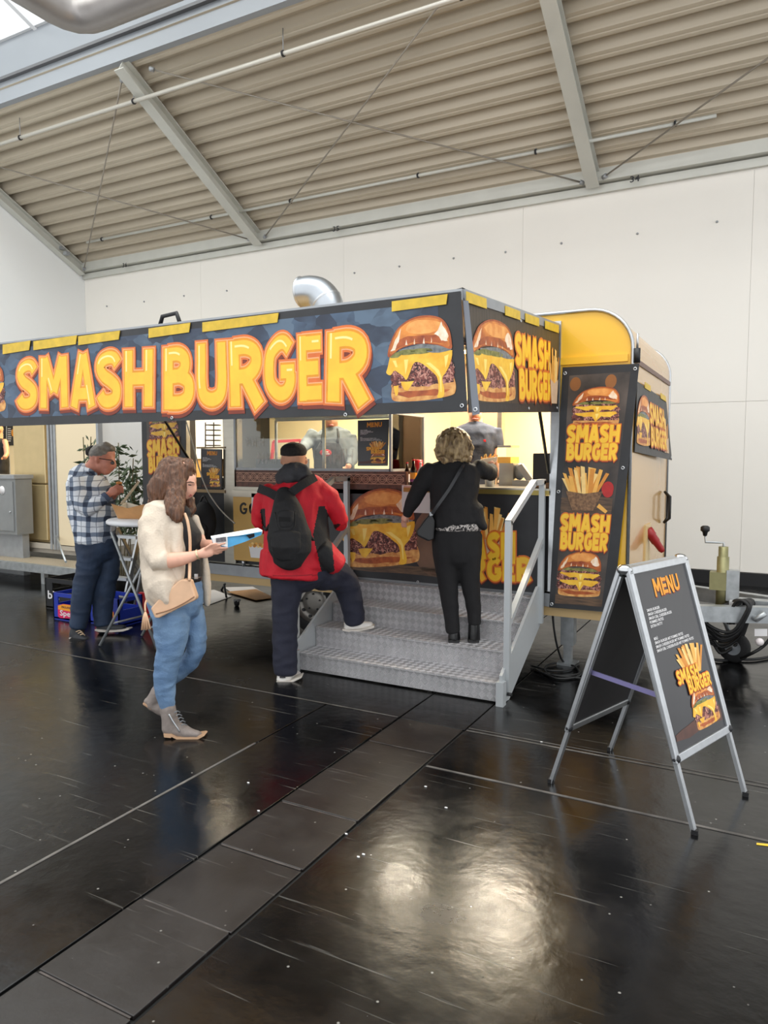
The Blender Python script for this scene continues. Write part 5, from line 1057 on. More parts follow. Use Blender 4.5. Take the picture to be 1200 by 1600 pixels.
j_ = MB(); Lg.limb(j_, nleg); Lg.limb(j_, fleg); A.limb(j_, [(318, 712, 0, 126, .155), (315, 770, 0, 138, .165), (312, 840, 0, 142, .165)]); remesh(j_, 'jeans', .007, JEAN, w1, 3, .004, 11, (.8, .8, 1.7), 3)
bl = MB(); A.limb(bl, [(322, 694, 0, 128, .158), (320, 716, 0, 130, .16)], cap=.15); remesh(bl, 'belt', .008, mat('belt_black', (24, 22, 22), .4), w1, 1)
A.plate('belt_buckle', [(412, 690), (430, 690), (430, 716), (412, 716)], -.09, .01, M['alu'], w1)
BOOT = mat('boot_grey', (134, 124, 118), .75, var=.12, vscale=30, bump=.3, bscale=80); SOLE = mat('sole_tan', (186, 150, 118), .7)
for nm, shaft, foot, sole, dd in (('near', [(320, 1265, -.04, 62, .058), (335, 1350, -.04, 62, .056), (350, 1430, -.04, 78, .05)], [(320, 1440, -.04, 52, .042), (400, 1445, -.04, 62, .044), (490, 1475, -.05, 48, .045), (570, 1490, -.06, 30, .038)], [(285, 1480), (350, 1482), (390, 1505), (480, 1508), (600, 1490), (614, 1498), (565, 1524), (470, 1534), (395, 1528), (350, 1505), (345, 1514), (290, 1508)], -.09),
                                  ('far', [(240, 1130, .13, 52, .052), (215, 1190, .13, 55, .052), (195, 1240, .13, 52, .048)], [(160, 1215, .13, 36, .04), (200, 1250, .13, 44, .042), (250, 1280, .12, 40, .042), (300, 1325, .12, 26, .04)], [(118, 1228), (165, 1250), (255, 1305), (330, 1350), (322, 1362), (250, 1325), (200, 1285), (180, 1286), (116, 1246)], .09)):
    m = MB(); Lg.limb(m, shaft); Lg.limb(m, foot); bo = remesh(m, 'boot', .007, BOOT, w1, 3, .002, 20)
    Lg.plate('boot_sole', sole, dd, .09, SOLE, bo, .006)
    if nm == 'near':
        for i in range(5): x, y = 385+i*14, 1300+i*26; Lg.tube('boot_lace', [(x-10, y+8, -.10), (x+12, y-4, -.085), (x+34, y+6, -.06)], .0035, M['greyp'], bo, 6)
        Lg.tube('boot_zip', [(330, 1320, -.103), (360, 1375, -.10), (400, 1435, -.095), (415, 1462, -.09)], .005, M['alu'], bo, 6)
br_ = MB(); A.limb(br_, [(428, 566, -.2, 24, .024), (432, 610, -.2, 24, .024)], cap=.1) if False else None
pA = A.P(431, 588, -.20); MB().lathe(pA, [(.029, -.005), (.031, 0), (.029, .005)], mat('bracelet_gold', (214, 196, 160), .3, .6), 18, (A.P(445, 584, -.2)-A.P(420, 592, -.2)), caps=False).build('bracelet', w1)
# her bag
TAN = mat('bag_tan', (214, 174, 140), .5, var=.06, vscale=20)
bg = thing('crossbody_bag', A.P(310, 900, -.26), 'tan leather crossbody bag with a tassel at the hip of the walking woman', 'bag')
Lg.plate('bag_body', [(180, 470), (260, 380), (400, 250), (440, 232), (500, 240), (548, 380), (540, 402), (400, 470), (250, 545), (215, 545)], -.235, .07, TAN, bg, .012)
Lg.tube('zip_line', [(225, 512, -.238), (340, 478, -.238), (450, 425, -.238), (535, 372, -.238)], .0035, mat('zip_dark', (150, 112, 84), .5), bg, 6)
Lg.tube('strap', [(495, 245, -.25), (497, 120, -.2), (497, 40, -.19)], .0085, TAN, bg); A.tube('strap', [(388, 700, -.19), (390, 600, -.175), (389, 500, -.175), (378, 420, -.165), (362, 375, -.14)], .0085, TAN, bg)
m = MB(); rnd = random.Random(2)
for i in range(16): x = -36+72*i/15; m.tube([Lg.P(140, 490, -.26), Lg.P(140+x*.5, 540, -.265), Lg.P(145+x, 638+rnd.uniform(-8, 6), -.26+rnd.uniform(-.01, .01))], .0035, TAN, 5)
m.build('tassel', bg)['kind'] = 'stuff'; Lg.tube('tassel_cord', [(150, 400, -.24), (138, 440, -.25), (140, 495, -.26)], .005, TAN, bg)
# magazine
mg = thing('magazine', A.P(620, 520, -.2), 'blue and white magazine held open in both hands by the walking woman', 'magazine')
PG = mat('paper_white', (238, 238, 236), .6); MBL = mat('cover_blue', (72, 160, 208), .35, var=.12, vscale=14)
A.plate('page_block', [(497, 492, -.17), (742, 449, -.05), (766, 462, -.07), (764, 478, -.09), (640, 500, -.15), (502, 506, -.2)], 0, .012, PG, mg)
A.plate('cover', [(500, 504, -.215), (642, 490, -.165), (764, 468, -.105), (762, 486, -.10), (676, 522, -.14), (585, 553, -.18), (515, 540, -.21)], 0, .006, MBL, mg)
A.plate('cover_patch', [(502, 502, -.222), (584, 494, -.198), (586, 548, -.192), (514, 536, -.215)], 0, .003, PG, mg); A.plate('cover_photo', [(524, 504, -.226), (576, 496, -.208), (578, 520, -.206), (526, 526, -.224)], 0, .002, mat('print_grey', (96, 92, 96), .5, var=.5, vscale=90), mg)
A.plate('cover_dark_print', [(682, 488, -.158), (724, 478, -.138), (726, 496, -.13), (700, 506, -.142)], 0, .003, mat('print_dark', (36, 30, 34), .4), mg)

# ---- man in the red jacket, one foot on the steps, seen from behind
D2 = depth(onz(450, 1060)); R = Fig(380, 680, 3.904, D2)
w2 = thing('person', onz(450, 1060), 'man in a red and black jacket and flat cap with one foot on the steps', 'person')
tors = [(304, 248, 0, 70, .08), (314, 278, 0, 135, .115), (322, 310, 0, 186, .135), (322, 370, 0, 205, .155), (320, 460, 0, 195, .17), (325, 560, 0, 190, .18), (330, 660, 0, 205, .19), (335, 740, 0, 205, .19), (330, 790, .0, 195, .19)]
legL = [(285, 800, 0, 115, .14), (268, 900, .0, 98, .13), (256, 1050, 0, 84, .105), (254, 1200, .0, 76, .09), (254, 1340, 0, 76, .09), (258, 1448, 0, 68, .088)]
legR = [(430, 800, .05, 125, .15), (500, 840, .12, 110, .13), (585, 860, .20, 92, .11), (632, 915, .24, 80, .10), (655, 1000, .26, 68, .085), (674, 1080, .28, 64, .084), (678, 1140, .29, 60, .085)]
armL = [(165, 345, .0, 52, .07), (122, 400, .02, 56, .072), (102, 470, .05, 48, .066), (100, 520, .08, 46, .06), (132, 562, .16, 42, .055)]; armR = [(470, 335, .0, 58, .075), (520, 385, .01, 66, .075), (566, 455, .05, 54, .066), (592, 515, .08, 45, .058), (588, 545, .16, 40, .052)]
b = MB(); R.ell(b, 308, 130, .01, 76, 92, .10); R.limb(b, [(310, 165, 0, 66, .075), (308, 230, 0, 68, .07), (308, 280, 0, 85, .08)])
for x, dd in ((236, .02), (384, .02)): R.ell(b, x, 158, dd, 11, 22, .016)
R.ell(b, 308, 165, .09, 40, 52, .03); R.limb(b, [(308, 140, .105, 12, .015), (308, 165, .125, 15, .02)], n=8)
for q in (tors, legL, legR, armL, armR): R.limb(b, scaled(q, .82-.06), cap=.1)
for sx, x0 in ((1, 230), (-1, 415)):
    R.limb(b, [(x0-sx*70, 555, .16, 38, .045), (x0-sx*20, 560, .28, 30, .035), (x0+sx*20, 545, .36, 24, .028)]); hand(R, b, x0+sx*20, 545, .36, x0+sx*50, 540, [[(x0+sx*50, 525+9*i, .40), (x0+sx*72, 524+9*i, .43), (x0+sx*88, 528+9*i, .43)] for i in range(4)]+[[(x0+sx*30, 528, .38), (x0+sx*44, 512, .42), (x0+sx*58, 508, .44)]], palm=(26, 22))
bd = remesh(b, 'body', .008, SKIN3, w2, 3)
RED = fabric('jacket_red', (206, 22, 42), .7, .2, 70, .08); BLK = fabric('jacket_black', (32, 32, 34), .8, .25, 70, .15)
j_ = MB(); R.limb(j_, tors, cap=.25); R.limb(j_, armL); R.limb(j_, armR)
R.limb(j_, [(310, 740, 0, 205, .20), (298, 800, 0, 195, .205), (293, 862, .0, 190, .205)], cap=.06); R.limb(j_, [(450, 690, .0, 90, .18), (505, 740, .02, 86, .17), (548, 772, .04, 72, .16), (578, 792, .05, 62, .15)], cap=.15)
jk = remesh(j_, 'jacket', .009, RED, w2, 5, .010, 6, (1.4, 1.4, .8), 5)
R.paint(jk, BLK, [(462, 432), (496, 430), (545, 545), (600, 540), (560, 580), (528, 590), (540, 640), (558, 830), (484, 860), (425, 605)]); R.paint(jk, BLK, [(103, 452), (132, 448), (140, 590), (118, 570)])
R.paint(jk, mat('hem_line', (166, 14, 32), .7), [(95, 858), (495, 848), (495, 856), (95, 866)])
hd_ = MB(); R.limb(hd_, [(235, 262, -.05, 40, .06), (280, 225, -.10, 52, .06), (318, 218, -.115, 56, .06), (355, 228, -.10, 52, .06), (392, 256, -.05, 38, .06)]); R.ell(hd_, 305, 262, -.08, 78, 34, .08); remesh(hd_, 'hood', .008, fabric('hood_charcoal', (56, 56, 60), .8, .3, 60, .2), w2, 3, .008, 12)
cp = MB(); R.ell(cp, 308, 95, .005, 82, 52, .118); R.ell(cp, 305, 112, .0, 80, 26, .116); R.ell(cp, 310, 108, .12, 52, 14, .06); remesh(cp, 'flat_cap', .007, mat('cap_tweed', (38, 34, 33), .9, var=.35, vscale=60, bump=.3, bscale=90), w2, 3, .002, 20)
for x, x2 in ((238, 244), (384, 376)): R.tube('glasses_temple', [(x, 138, -.01), (x2, 135, .06), (x2+(4 if x < 300 else -4), 138, .11)], .004, M['black'], w2, 6)
TRS = fabric('trousers_navy', (36, 38, 54), .8, .2, 60, .12)
t_ = MB(); R.limb(t_, legL, cap=.3); R.limb(t_, legR, cap=.3); R.limb(t_, [(350, 790, .03, 195, .17), (360, 850, .03, 180, .16)]); remesh(t_, 'trousers', .010, TRS, w2, 3, .007, 7, (.8, .8, 1.6), 4)
SHW = mat('trainer_white', (226, 222, 216), .5, var=.05, vscale=30); SOLW = mat('trainer_sole', (212, 204, 194), .6)
def shoe(f, parent, pts, sole, m, ms, dd, th, vox=.007, name='shoe'):
    q = MB(); [f.limb(q, p) for p in pts]; o = remesh(q, name, vox, m, parent, 2); f.plate(name+'_sole', sole, dd, th, ms, o, .006); return o
s1 = shoe(R, w2, [[(250, 1445, .0, 42, .05), (252, 1490, -.02, 48, .05)], [(238, 1495, -.04, 40, .045), (275, 1480, .03, 40, .048), (325, 1465, .14, 30, .042)]], [(194, 1512), (205, 1500), (290, 1500), (300, 1492), (356, 1472), (357, 1482), (300, 1510), (280, 1526), (240, 1532), (196, 1526)], SHW, SOLW, -.085, .14)
R.plate('shoe_print', [(225, 1455), (262, 1452), (262, 1462), (225, 1468)], -.078, .004, mat('print_charcoal', (60, 58, 60), .6), s1); R.plate('shoe_print', [(222, 1472), (258, 1474), (258, 1482), (222, 1482)], -.082, .004, MATS['print_charcoal'], s1)
shoe(R, w2, [[(665, 1135, .29, 48, .05), (660, 1160, .29, 48, .05)], [(635, 1170, .27, 27, .045), (700, 1165, .28, 31, .048), (775, 1160, .29, 24, .042)]], [(602, 1182), (690, 1184), (802, 1160), (800, 1176), (740, 1192), (690, 1202), (640, 1200), (604, 1194)], SHW, SOLW, .23, .09)
# backpack he wears
bp_ = thing('backpack', R.P(280, 790, -.3), 'black backpack worn on the back of the red jacket', 'backpack')
PK = fabric('pack_black', (31, 31, 33), .8, .3, 50, .2)
m = MB(); R.limb(m, [(248, 350, -.17, 45, .05), (262, 420, -.22, 82, .075), (272, 520, -.24, 112, .09), (282, 620, -.25, 136, .105), (284, 700, -.25, 130, .11), (275, 755, -.23, 95, .095)]); po = remesh(m, 'pack_body', .009, PK, bp_, 3, .004, 11)
m = MB(); R.limb(m, [(262, 600, -.34, 88, .03), (262, 680, -.35, 92, .035), (258, 745, -.32, 78, .03)]); remesh(m, 'front_pocket', .008, PK, bp_, 2, .003, 14)
m = MB(); R.limb(m, [(262, 470, -.31, 52, .02), (262, 520, -.33, 50, .022), (262, 555, -.33, 40, .02)]); remesh(m, 'top_pocket', .008, PK, bp_, 2)
R.plate('patch', [(218, 498), (288, 502), (288, 528), (218, 526)], -.352, .004, mat('patch_black', (20, 20, 21), .9), bp_)
for q in ([(440, 255, -.10), (380, 290, -.17), (320, 330, -.21), (285, 360, -.2)], [(95, 325, -.06), (150, 345, -.15), (200, 372, -.2), (230, 390, -.2)]):
    P_ = bez([R.P(*p) for p in q], 5); m = MB()
    for i in range(len(P_)-1): m.bar(P_[i], P_[i+1]+(P_[i+1]-P_[i])*.1, .062, .012, PK, (CAM-P_[i]).normalized())
    m.build('shoulder_strap', bp_)
R.tube('compression_strap', [(372, 560, -.27), (415, 625, -.18), (440, 650, -.1)], .012, PK, bp_); R.tube('compression_strap', [(160, 550, -.22), (140, 575, -.14), (128, 560, -.05)], .012, PK, bp_); R.tube('grab_loop', [(225, 350, -.2), (245, 332, -.21), (268, 345, -.2)], .008, PK, bp_)
for q in ([(195, 470, -.30), (210, 560, -.335), (262, 580, -.35), (312, 560, -.335), (318, 470, -.30)], [(170, 590, -.31), (180, 700, -.335), (255, 775, -.32), (340, 710, -.335), (350, 590, -.31)]): R.tube('pack_zip', q, .004, mat('zip_black', (14, 14, 15), .5), bp_, 6)

# ---- woman in black on the steps, seen from behind
D3 = depth(Vector((-1.87, 4.88, .29))); B_ = Fig(600, 620, 3.904, D3)
w3 = thing('person', (-1.87, 4.88, .29), 'woman with a curly blonde bob in a black suit standing on the steps', 'person')
bt = [(432, 385, 0, 70, .08), (428, 420, 0, 150, .11), (428, 470, 0, 162, .13), (428, 560, 0, 150, .14), (428, 640, 0, 142, .14), (440, 710, 0, 150, .15), (452, 775, 0, 158, .16)]
lL = [(390, 850, 0, 100, .13), (378, 960, 0, 82, .12), (386, 1080, 0, 66, .09), (398, 1220, 0, 55, .07), (412, 1340, 0, 46, .06), (420, 1435, 0, 42, .058)]; lR = [(500, 850, 0, 100, .13), (512, 960, 0, 84, .12), (520, 1080, 0, 66, .09), (538, 1220, 0, 50, .07), (550, 1320, 0, 42, .06), (553, 1385, 0, 38, .058)]
aL = [(300, 440, 0, 52, .062), (270, 470, 0, 58, .064), (232, 535, .02, 54, .06), (190, 610, .06, 48, .05), (150, 690, .10, 34, .04), (138, 722, .12, 28, .03)]; aR = [(555, 428, 0, 50, .062), (585, 440, .01, 52, .062), (628, 458, .06, 47, .055), (655, 470, .12, 44, .05), (660, 450, .22, 36, .042), (655, 432, .28, 30, .034)]
b = MB(); B_.ell(b, 430, 290, .02, 78, 95, .095); B_.limb(b, [(430, 340, 0, 50, .055), (432, 400, 0, 55, .06)]); B_.ell(b, 430, 310, .10, 45, 60, .035); B_.limb(b, [(430, 290, .115, 10, .012), (430, 312, .135, 13, .016)], n=8)
for q in (bt, lL, lR, aL, aR): B_.limb(b, scaled(q, .82-.06), cap=.1)
hand(B_, b, 655, 430, .29, 640, 408, [[(610+16*i, 402, .33), (606+18*i, 390, .36), (610+17*i, 384, .39)] for i in range(4)]+[[(662, 414, .30), (674, 400, .33), (676, 388, .36)]], palm=(34, 26))
hand(B_, b, 138, 722, .12, 122, 750, [[(112+9*i, 752, .13), (108+9*i, 775, .15), (112+9*i, 795, .165)] for i in range(4)]+[[(142, 738, .14), (148, 758, .17), (146, 772, .19)]], palm=(24, 20))
remesh(b, 'body', .008, SKINH, w3, 3)
HB = mat('hair_blonde', (96, 72, 46), .42, col2=(206, 178, 132), vscale=22, bump=.8, bscale=60, stretch=(1.6, 1.6, .6)); h = MB()
B_.ell(h, 425, 285, .0, 98, 92, .115); B_.limb(h, [(425, 280, -.02, 104, .11), (424, 330, -.02, 110, .11), (424, 370, -.01, 100, .10), (424, 388, -.01, 80, .08)]); rnd = random.Random(8)
for i in range(26): B_.ell(h, 425+rnd.uniform(-96, 96), 330+rnd.uniform(-40, 62), -.06+rnd.uniform(-.03, .02), 22, 18, .03)
remesh(h, 'hair', .005, HB, w3, 2, .014, 24, (1.3, 1.3, .6), 3)
BZ = fabric('blazer_black', (24, 23, 25), .85, .2, 60, .15); j_ = MB()
for q in (bt, aL, aR): B_.limb(j_, q, cap=.3)
B_.limb(j_, [(540, 700, .0, 70, .14), (575, 770, 0, 50, .12), (608, 795, 0, 22, .08)]); remesh(j_, 'blazer', .009, BZ, w3, 3, .006, 8, (1, 1, 1), 6)
bm_ = vor_mat('blouse_print', [(18, 16, 18), (24, 20, 22), (228, 220, 214), (30, 26, 28)], 55, .7); t_ = MB(); B_.limb(t_, [(448, 770, 0, 150, .155), (448, 815, 0, 148, .155)], cap=.1); remesh(t_, 'blouse_hem', .009, bm_, w3, 1, .003, 16)
t_ = MB(); B_.limb(t_, lL, cap=.25); B_.limb(t_, lR, cap=.25); B_.limb(t_, [(446, 800, 0, 142, .145), (444, 880, 0, 148, .15), (444, 960, 0, 130, .14)]); remesh(t_, 'trousers', .010, fabric('trousers_black', (21, 20, 22), .85, .15, 60, .15), w3, 3, .003, 9)
LB_ = mat('boot_leather', (17, 17, 18), .35)
for x, y0, y1, w in ((428, 1435, 1500, 38), (549, 1385, 1500, 38)):
    m = MB(); B_.limb(m, [(x, y0, 0, w*.92, .052), (x, (y0+y1)/2, 0, w, .056), (x, y1-18, 0, w, .055)], cap=.2); B_.limb(m, [(x, y1-24, .02, w*.95, .04), (x-3, y1-20, .10, w*.9, .04), (x-6, y1-16, .17, w*.7, .035)]); o = remesh(m, 'boot', .007, LB_, w3, 2)
    B_.plate('boot_heel', [(x-w*.9, y1-16), (x+w*.9, y1-16), (x+w*.85, y1+6), (x-w*.85, y1+6)], -.05, .06, M['black'], o, .004)
hb = thing('shoulder_bag', B_.P(250, 870, 0), 'black shoulder bag hanging at the left hip of the woman on the steps', 'bag')
B_.plate('bag_body', [(288, 705), (312, 760), (305, 870), (270, 882), (205, 850), (198, 822), (250, 750)], -.10, .10, mat('bag_black', (20, 20, 22), .45, bump=.2, bscale=30), hb, .012)
P_ = bez([B_.P(*p) for p in ((500, 395, -.06), (470, 440, -.145), (400, 560, -.16), (330, 660, -.15), (290, 718, -.12))], 5); m = MB()
for i in range(len(P_)-1): m.bar(P_[i], P_[i+1]+(P_[i+1]-P_[i])*.1, .022, .006, mat('strap_black', (44, 44, 47), .4), (CAM-P_[i]).normalized())
m.build('strap', hb); B_.plate('strap_ring', [(276, 705), (296, 700), (300, 722), (280, 728)], -.125, .008, M['alu_dull'], hb)
ft = thing('fries_tray', B_.P(640, 400, .36), 'white paper tray of fries passed across the counter', 'food tray')
B_.plate('tray', [(585, 385), (600, 378), (690, 366), (694, 372), (682, 402), (600, 408)], .30, .10, mat('tray_paper', (228, 208, 178), .7), ft, .004)
m = MB(); rnd = random.Random(1)
for i in range(12): x = 600+7*i; m.bar(B_.P(x, 385, .33), B_.P(x+rnd.uniform(-10, 14), 360+rnd.uniform(-12, 10), .34), .009, .009, FR[i % 3])
m.build('fries', ft)['kind'] = 'stuff'

# ---- man in the plaid shirt, eating
D4 = depth(onz(140, 992)); P = Fig(90, 670, 8, D4); Q_ = Fig(60, 820, 6, D4)
w4 = thing('person', onz(140, 992), 'grey-haired man in a blue and white plaid shirt eating at the standing table', 'person')
pt = [(385, 500, 0, 110, .08), (335, 560, 0, 170, .14), (345, 640, 0, 225, .18), (385, 760, 0, 262, .19), (415, 900, 0, 275, .19), (440, 1050, 0, 285, .19), (460, 1200, 0, 262, .19), (465, 1330, 0, 248, .19), (462, 1420, 0, 240, .185)]
pa = [(250, 630, -.14, 105, .075), (262, 800, -.17, 108, .075), (300, 960, -.19, 100, .07), (370, 1010, -.20, 92, .065), (480, 940, -.18, 84, .058), (590, 870, -.15, 66, .05)]; pf = [(520, 640, .16, 90, .07), (600, 800, .17, 80, .06), (640, 880, .12, 70, .055), (680, 860, .05, 55, .045)]
ql = [(500, 170, 0, 150, .14), (490, 300, -.04, 128, .13), (470, 420, -.05, 112, .11), (430, 560, -.06, 100, .095), (412, 680, -.06, 96, .09), (392, 830, -.05, 86, .08), (370, 960, -.05, 76, .075)]; qr = [(610, 180, .05, 130, .14), (650, 300, .08, 108, .12), (660, 430, .08, 96, .105), (625, 590, .07, 96, .095), (605, 720, .07, 92, .085), (602, 840, .07, 84, .08), (608, 935, .07, 76, .075)]
b = MB(); P.ell(b, 560, 330, 0, 165, 145, .078, .3); P.ell(b, 625, 420, 0, 105, 135, .066, .1); P.ell(b, 600, 520, 0, 70, 62, .05); P.ell(b, 560, 460, 0, 110, 110, .066); P.limb(b, [(700, 400, 0, 16, .012), (720, 450, 0, 20, .014), (705, 482, 0, 24, .017)], n=10); P.ell(b, 655, 525, 0, 28, 14, .025); P.ell(b, 640, 550, 0, 26, 14, .025); P.ell(b, 495, 385, -.075, 26, 48, .014)
P.limb(b, [(490, 440, 0, 105, .065), (430, 520, 0, 108, .068)])
P.limb(b, scaled(pt, .84-.06), cap=.1); P.limb(b, scaled(pa, .8-.06), cap=.1); P.limb(b, scaled(pf, .8-.06), cap=.1); Q_.limb(b, scaled(ql, .82-.06), cap=.1); Q_.limb(b, scaled(qr, .82-.06), cap=.1)
P.limb(b, [(590, 870, -.15, 48, .034), (650, 815, -.13, 42, .03)])
hand(P, b, 650, 810, -.13, 730, 760, [[(740, 725+24*i, -.135+.012*i), (785, 712+24*i, -.13+.012*i), (822, 722+24*i, -.11+.012*i)] for i in range(4)]+[[(700, 730, -.15), (735, 700, -.155), (765, 695, -.15)]], palm=(62, 44), pd=.024)
P.limb(b, [(680, 860, .05, 42, .034), (715, 820, .0, 38, .03)]); hand(P, b, 715, 815, .0, 755, 770, [[(765, 745+20*i, -.01), (800, 735+20*i, -.03), (825, 745+20*i, -.05)] for i in range(4)]+[[(740, 745, -.02), (770, 722, -.04), (790, 715, -.06)]], palm=(52, 40), pd=.02)
remesh(b, 'body', .008, SKIN2, w4, 3)
HG = mat('hair_grey', (122, 116, 108), .45, var=.3, vscale=30, bump=.4, bscale=70); h = MB(); P.ell(h, 545, 295, 0, 158, 118, .088, .25); P.limb(h, [(600, 220, 0, 60, .07), (680, 250, 0, 42, .06)]); P.ell(h, 460, 340, 0, 70, 75, .085); remesh(h, 'hair', .008, HG, w4, 3, .003, 25)
h = MB(); P.ell(h, 395, 285, 0, 46, 62, .04); P.ell(h, 425, 240, 0, 32, 36, .03); remesh(h, 'hair_bun', .007, mat('hair_tie_dark', (44, 40, 38), .8), w4, 2, .006, 40)
P.tube('glasses', [(520, 372, -.085), (620, 385, -.075), (690, 395, -.055)], .004, M['black'], w4, 6); m = MB(); P.ell(m, 688, 425, -.045, 26, 26, .006, 0, mat('lens_dark', (70, 60, 56), .2)); m.build('glasses_lens', w4)
def plaid():
    m = bpy.data.materials.new('plaid_shirt'); m.use_nodes = True; N = m.node_tree.nodes; L = m.node_tree.links; b = N['Principled BSDF']; b.inputs['Roughness'].default_value = .85
    tc = N.new('ShaderNodeTexCoord'); sp = N.new('ShaderNodeSeparateXYZ'); L.new(tc.outputs['Object'], sp.inputs[0])
    def mth(op, a, c=0.0):
        k = N.new('ShaderNodeMath'); k.operation = op
        for i, q in enumerate((a, c)):
            if isinstance(q, (int, float)): k.inputs[i].default_value = q
            else: L.new(q, k.inputs[i])
        return k.outputs[0]
    hx = mth('ADD', mth('MULTIPLY', sp.outputs['X'], .88), mth('MULTIPLY', sp.outputs['Y'], .47))
    nz = N.new('ShaderNodeTexNoise'); nz.inputs['Scale'].default_value = 5; L.new(tc.outputs['Object'], nz.inputs['Vector']); wob = mth('MULTIPLY', nz.outputs['Fac'], .06)
    def band(c, per, off, w): f = mth('FRACT', mth('MULTIPLY', mth('ADD', mth('ADD', c, wob), off), 1/per)); return mth('LESS_THAN', f, w)
    z = sp.outputs['Z']
    dk = mth('ADD', band(z, .135, 0, .30), band(hx, .135, .05, .30)); thin = mth('MAXIMUM', band(z, .135, .050, .06), band(hx, .135, .1, .06))
    r = N.new('ShaderNodeValToRGB'); e = r.color_ramp.elements; e[0].position = 0; e[0].color = lin((224, 228, 234)); e[1].position = 1; e[1].color = lin((48, 58, 78)); q = e.new(.5); q.color = lin((118, 130, 148))
    L.new(mth('MULTIPLY', dk, .5), r.inputs[0]); mx = N.new('ShaderNodeMixRGB'); L.new(mth('MULTIPLY', thin, .6), mx.inputs[0]); L.new(r.outputs[0], mx.inputs[1]); mx.inputs[2].default_value = lin((70, 82, 104)); L.new(mx.outputs[0], b.inputs['Base Color'])
    return m
PL = plaid(); t_ = MB(); P.limb(t_, pt, cap=.2); P.limb(t_, pa, cap=.2); P.limb(t_, pf, cap=.2); remesh(t_, 'plaid_shirt', .010, PL, w4, 3, .007, 8, (1, 1, 1), 7)
m = MB(); P.limb(m, [(330, 500, -.09, 26, .02), (400, 520, -.11, 28, .02), (480, 570, -.08, 22, .02)]); remesh(m, 'shirt_collar', .008, PL, w4, 1)
m = MB(); P.limb(m, [(585, 872, -.152, 70, .054), (628, 836, -.142, 64, .05)], cap=.1); remesh(m, 'shirt_cuff', .008, mat('cuff_slate', (72, 84, 108), .85), w4, 1)
DN = mat('denim_navy', (44, 62, 88), .75, col2=(32, 46, 68), vscale=6, bump=.3, bscale=100)
t_ = MB(); Q_.limb(t_, ql, cap=.25); Q_.limb(t_, qr, cap=.25); Q_.limb(t_, [(548, 150, .0, 188, .17), (552, 230, .01, 185, .17)]); remesh(t_, 'jeans', .010, DN, w4, 3, .006, 8, (.8, .8, 1.6), 8)
SHB = mat('shoe_charcoal', (46, 48, 52), .7, var=.15)
s = shoe(Q_, w4, [[(365, 985, -.05, 62, .05), (360, 1030, -.06, 68, .05)], [(330, 1050, -.06, 45, .042), (390, 1060, -.09, 50, .046), (455, 1085, -.12, 34, .042)]], [(284, 1058), (310, 1078), (390, 1102), (494, 1100), (494, 1112), (440, 1122), (380, 1116), (310, 1094), (282, 1074)], SHB, SOLW, -.14, .10)
for i in range(3): Q_.tube('shoe_lace', [(352+i*20, 1004+i*14, -.115-.012*i), (385+i*16, 992+i*16, -.12-.012*i), (410+i*14, 1006+i*15, -.11-.012*i)], .005, mat('lace_tan', (196, 170, 140), .7), s, 6)
shoe(Q_, w4, [[(605, 945, .07, 66, .05), (620, 970, .07, 70, .05)], [(590, 970, .06, 34, .042), (690, 968, .05, 36, .046), (800, 965, .04, 26, .042)]], [(524, 980), (680, 990), (850, 972), (850, 984), (790, 1002), (680, 1010), (560, 1006), (526, 996)], SHB, SOLW, .0, .10)
bu = thing('hand_burger', P.P(770, 690, -.1), 'small burger held up in both hands by the plaid man', 'burger'); m = MB(); P.ell(m, 768, 678, -.09, 40, 22, .035, 0, mat('bun_real', (190, 126, 62), .5, var=.15, vscale=30)); m.build('bun_top', bu); m = MB(); P.ell(m, 768, 702, -.09, 42, 12, .036, 0, mat('patty_real', (84, 54, 34), .7)); m.build('patty', bu); m = MB(); P.ell(m, 768, 718, -.09, 40, 14, .034, 0, MATS['bun_real']); m.build('bun_bottom', bu)

# ---- server in the navy T-shirt behind the counter
Yn = 6.05; pN = ony(745, 700, Yn); D5 = depth(pN); N_ = Fig(600, 640, 4.286, D5)
w5 = thing('person', (pN.x, pN.y, .62), 'server in a navy T-shirt standing behind the counter', 'person')
ts = [(612, 92, 0, 62, .07), (612, 118, 0, 125, .10), (612, 165, 0, 152, .125), (615, 240, 0, 140, .135), (615, 330, 0, 126, .13), (615, 430, 0, 128, .13), (615, 540, 0, 130, .14)]; ar = [(735, 150, 0, 42, .055), (752, 240, -.02, 38, .05), (765, 330, -.06, 33, .042), (778, 400, -.10, 27, .035), (788, 455, -.14, 22, .028)]; al = [(490, 150, 0, 42, .055), (470, 240, -.02, 38, .05), (480, 330, -.08, 33, .042), (520, 400, -.16, 27, .035), (550, 440, -.22, 22, .028)]
lgs = [[(565, 540, 0, 70, .11), (560, 760, 0, 55, .085), (558, 960, .0, 45, .06)], [(665, 540, 0, 70, .11), (670, 760, 0, 55, .085), (672, 960, 0, 45, .06)]]
b = MB(); N_.ell(b, 612, -10, 0, 58, 72, .095); N_.ell(b, 612, 35, -.02, 46, 48, .075); N_.limb(b, [(612, 55, 0, 46, .055), (612, 105, 0, 52, .06)]); N_.limb(b, [(612, -12, -.09, 8, .012), (612, 10, -.105, 11, .016)], n=8)
for x in (553, 671): N_.ell(b, x, -5, .01, 8, 16, .015)
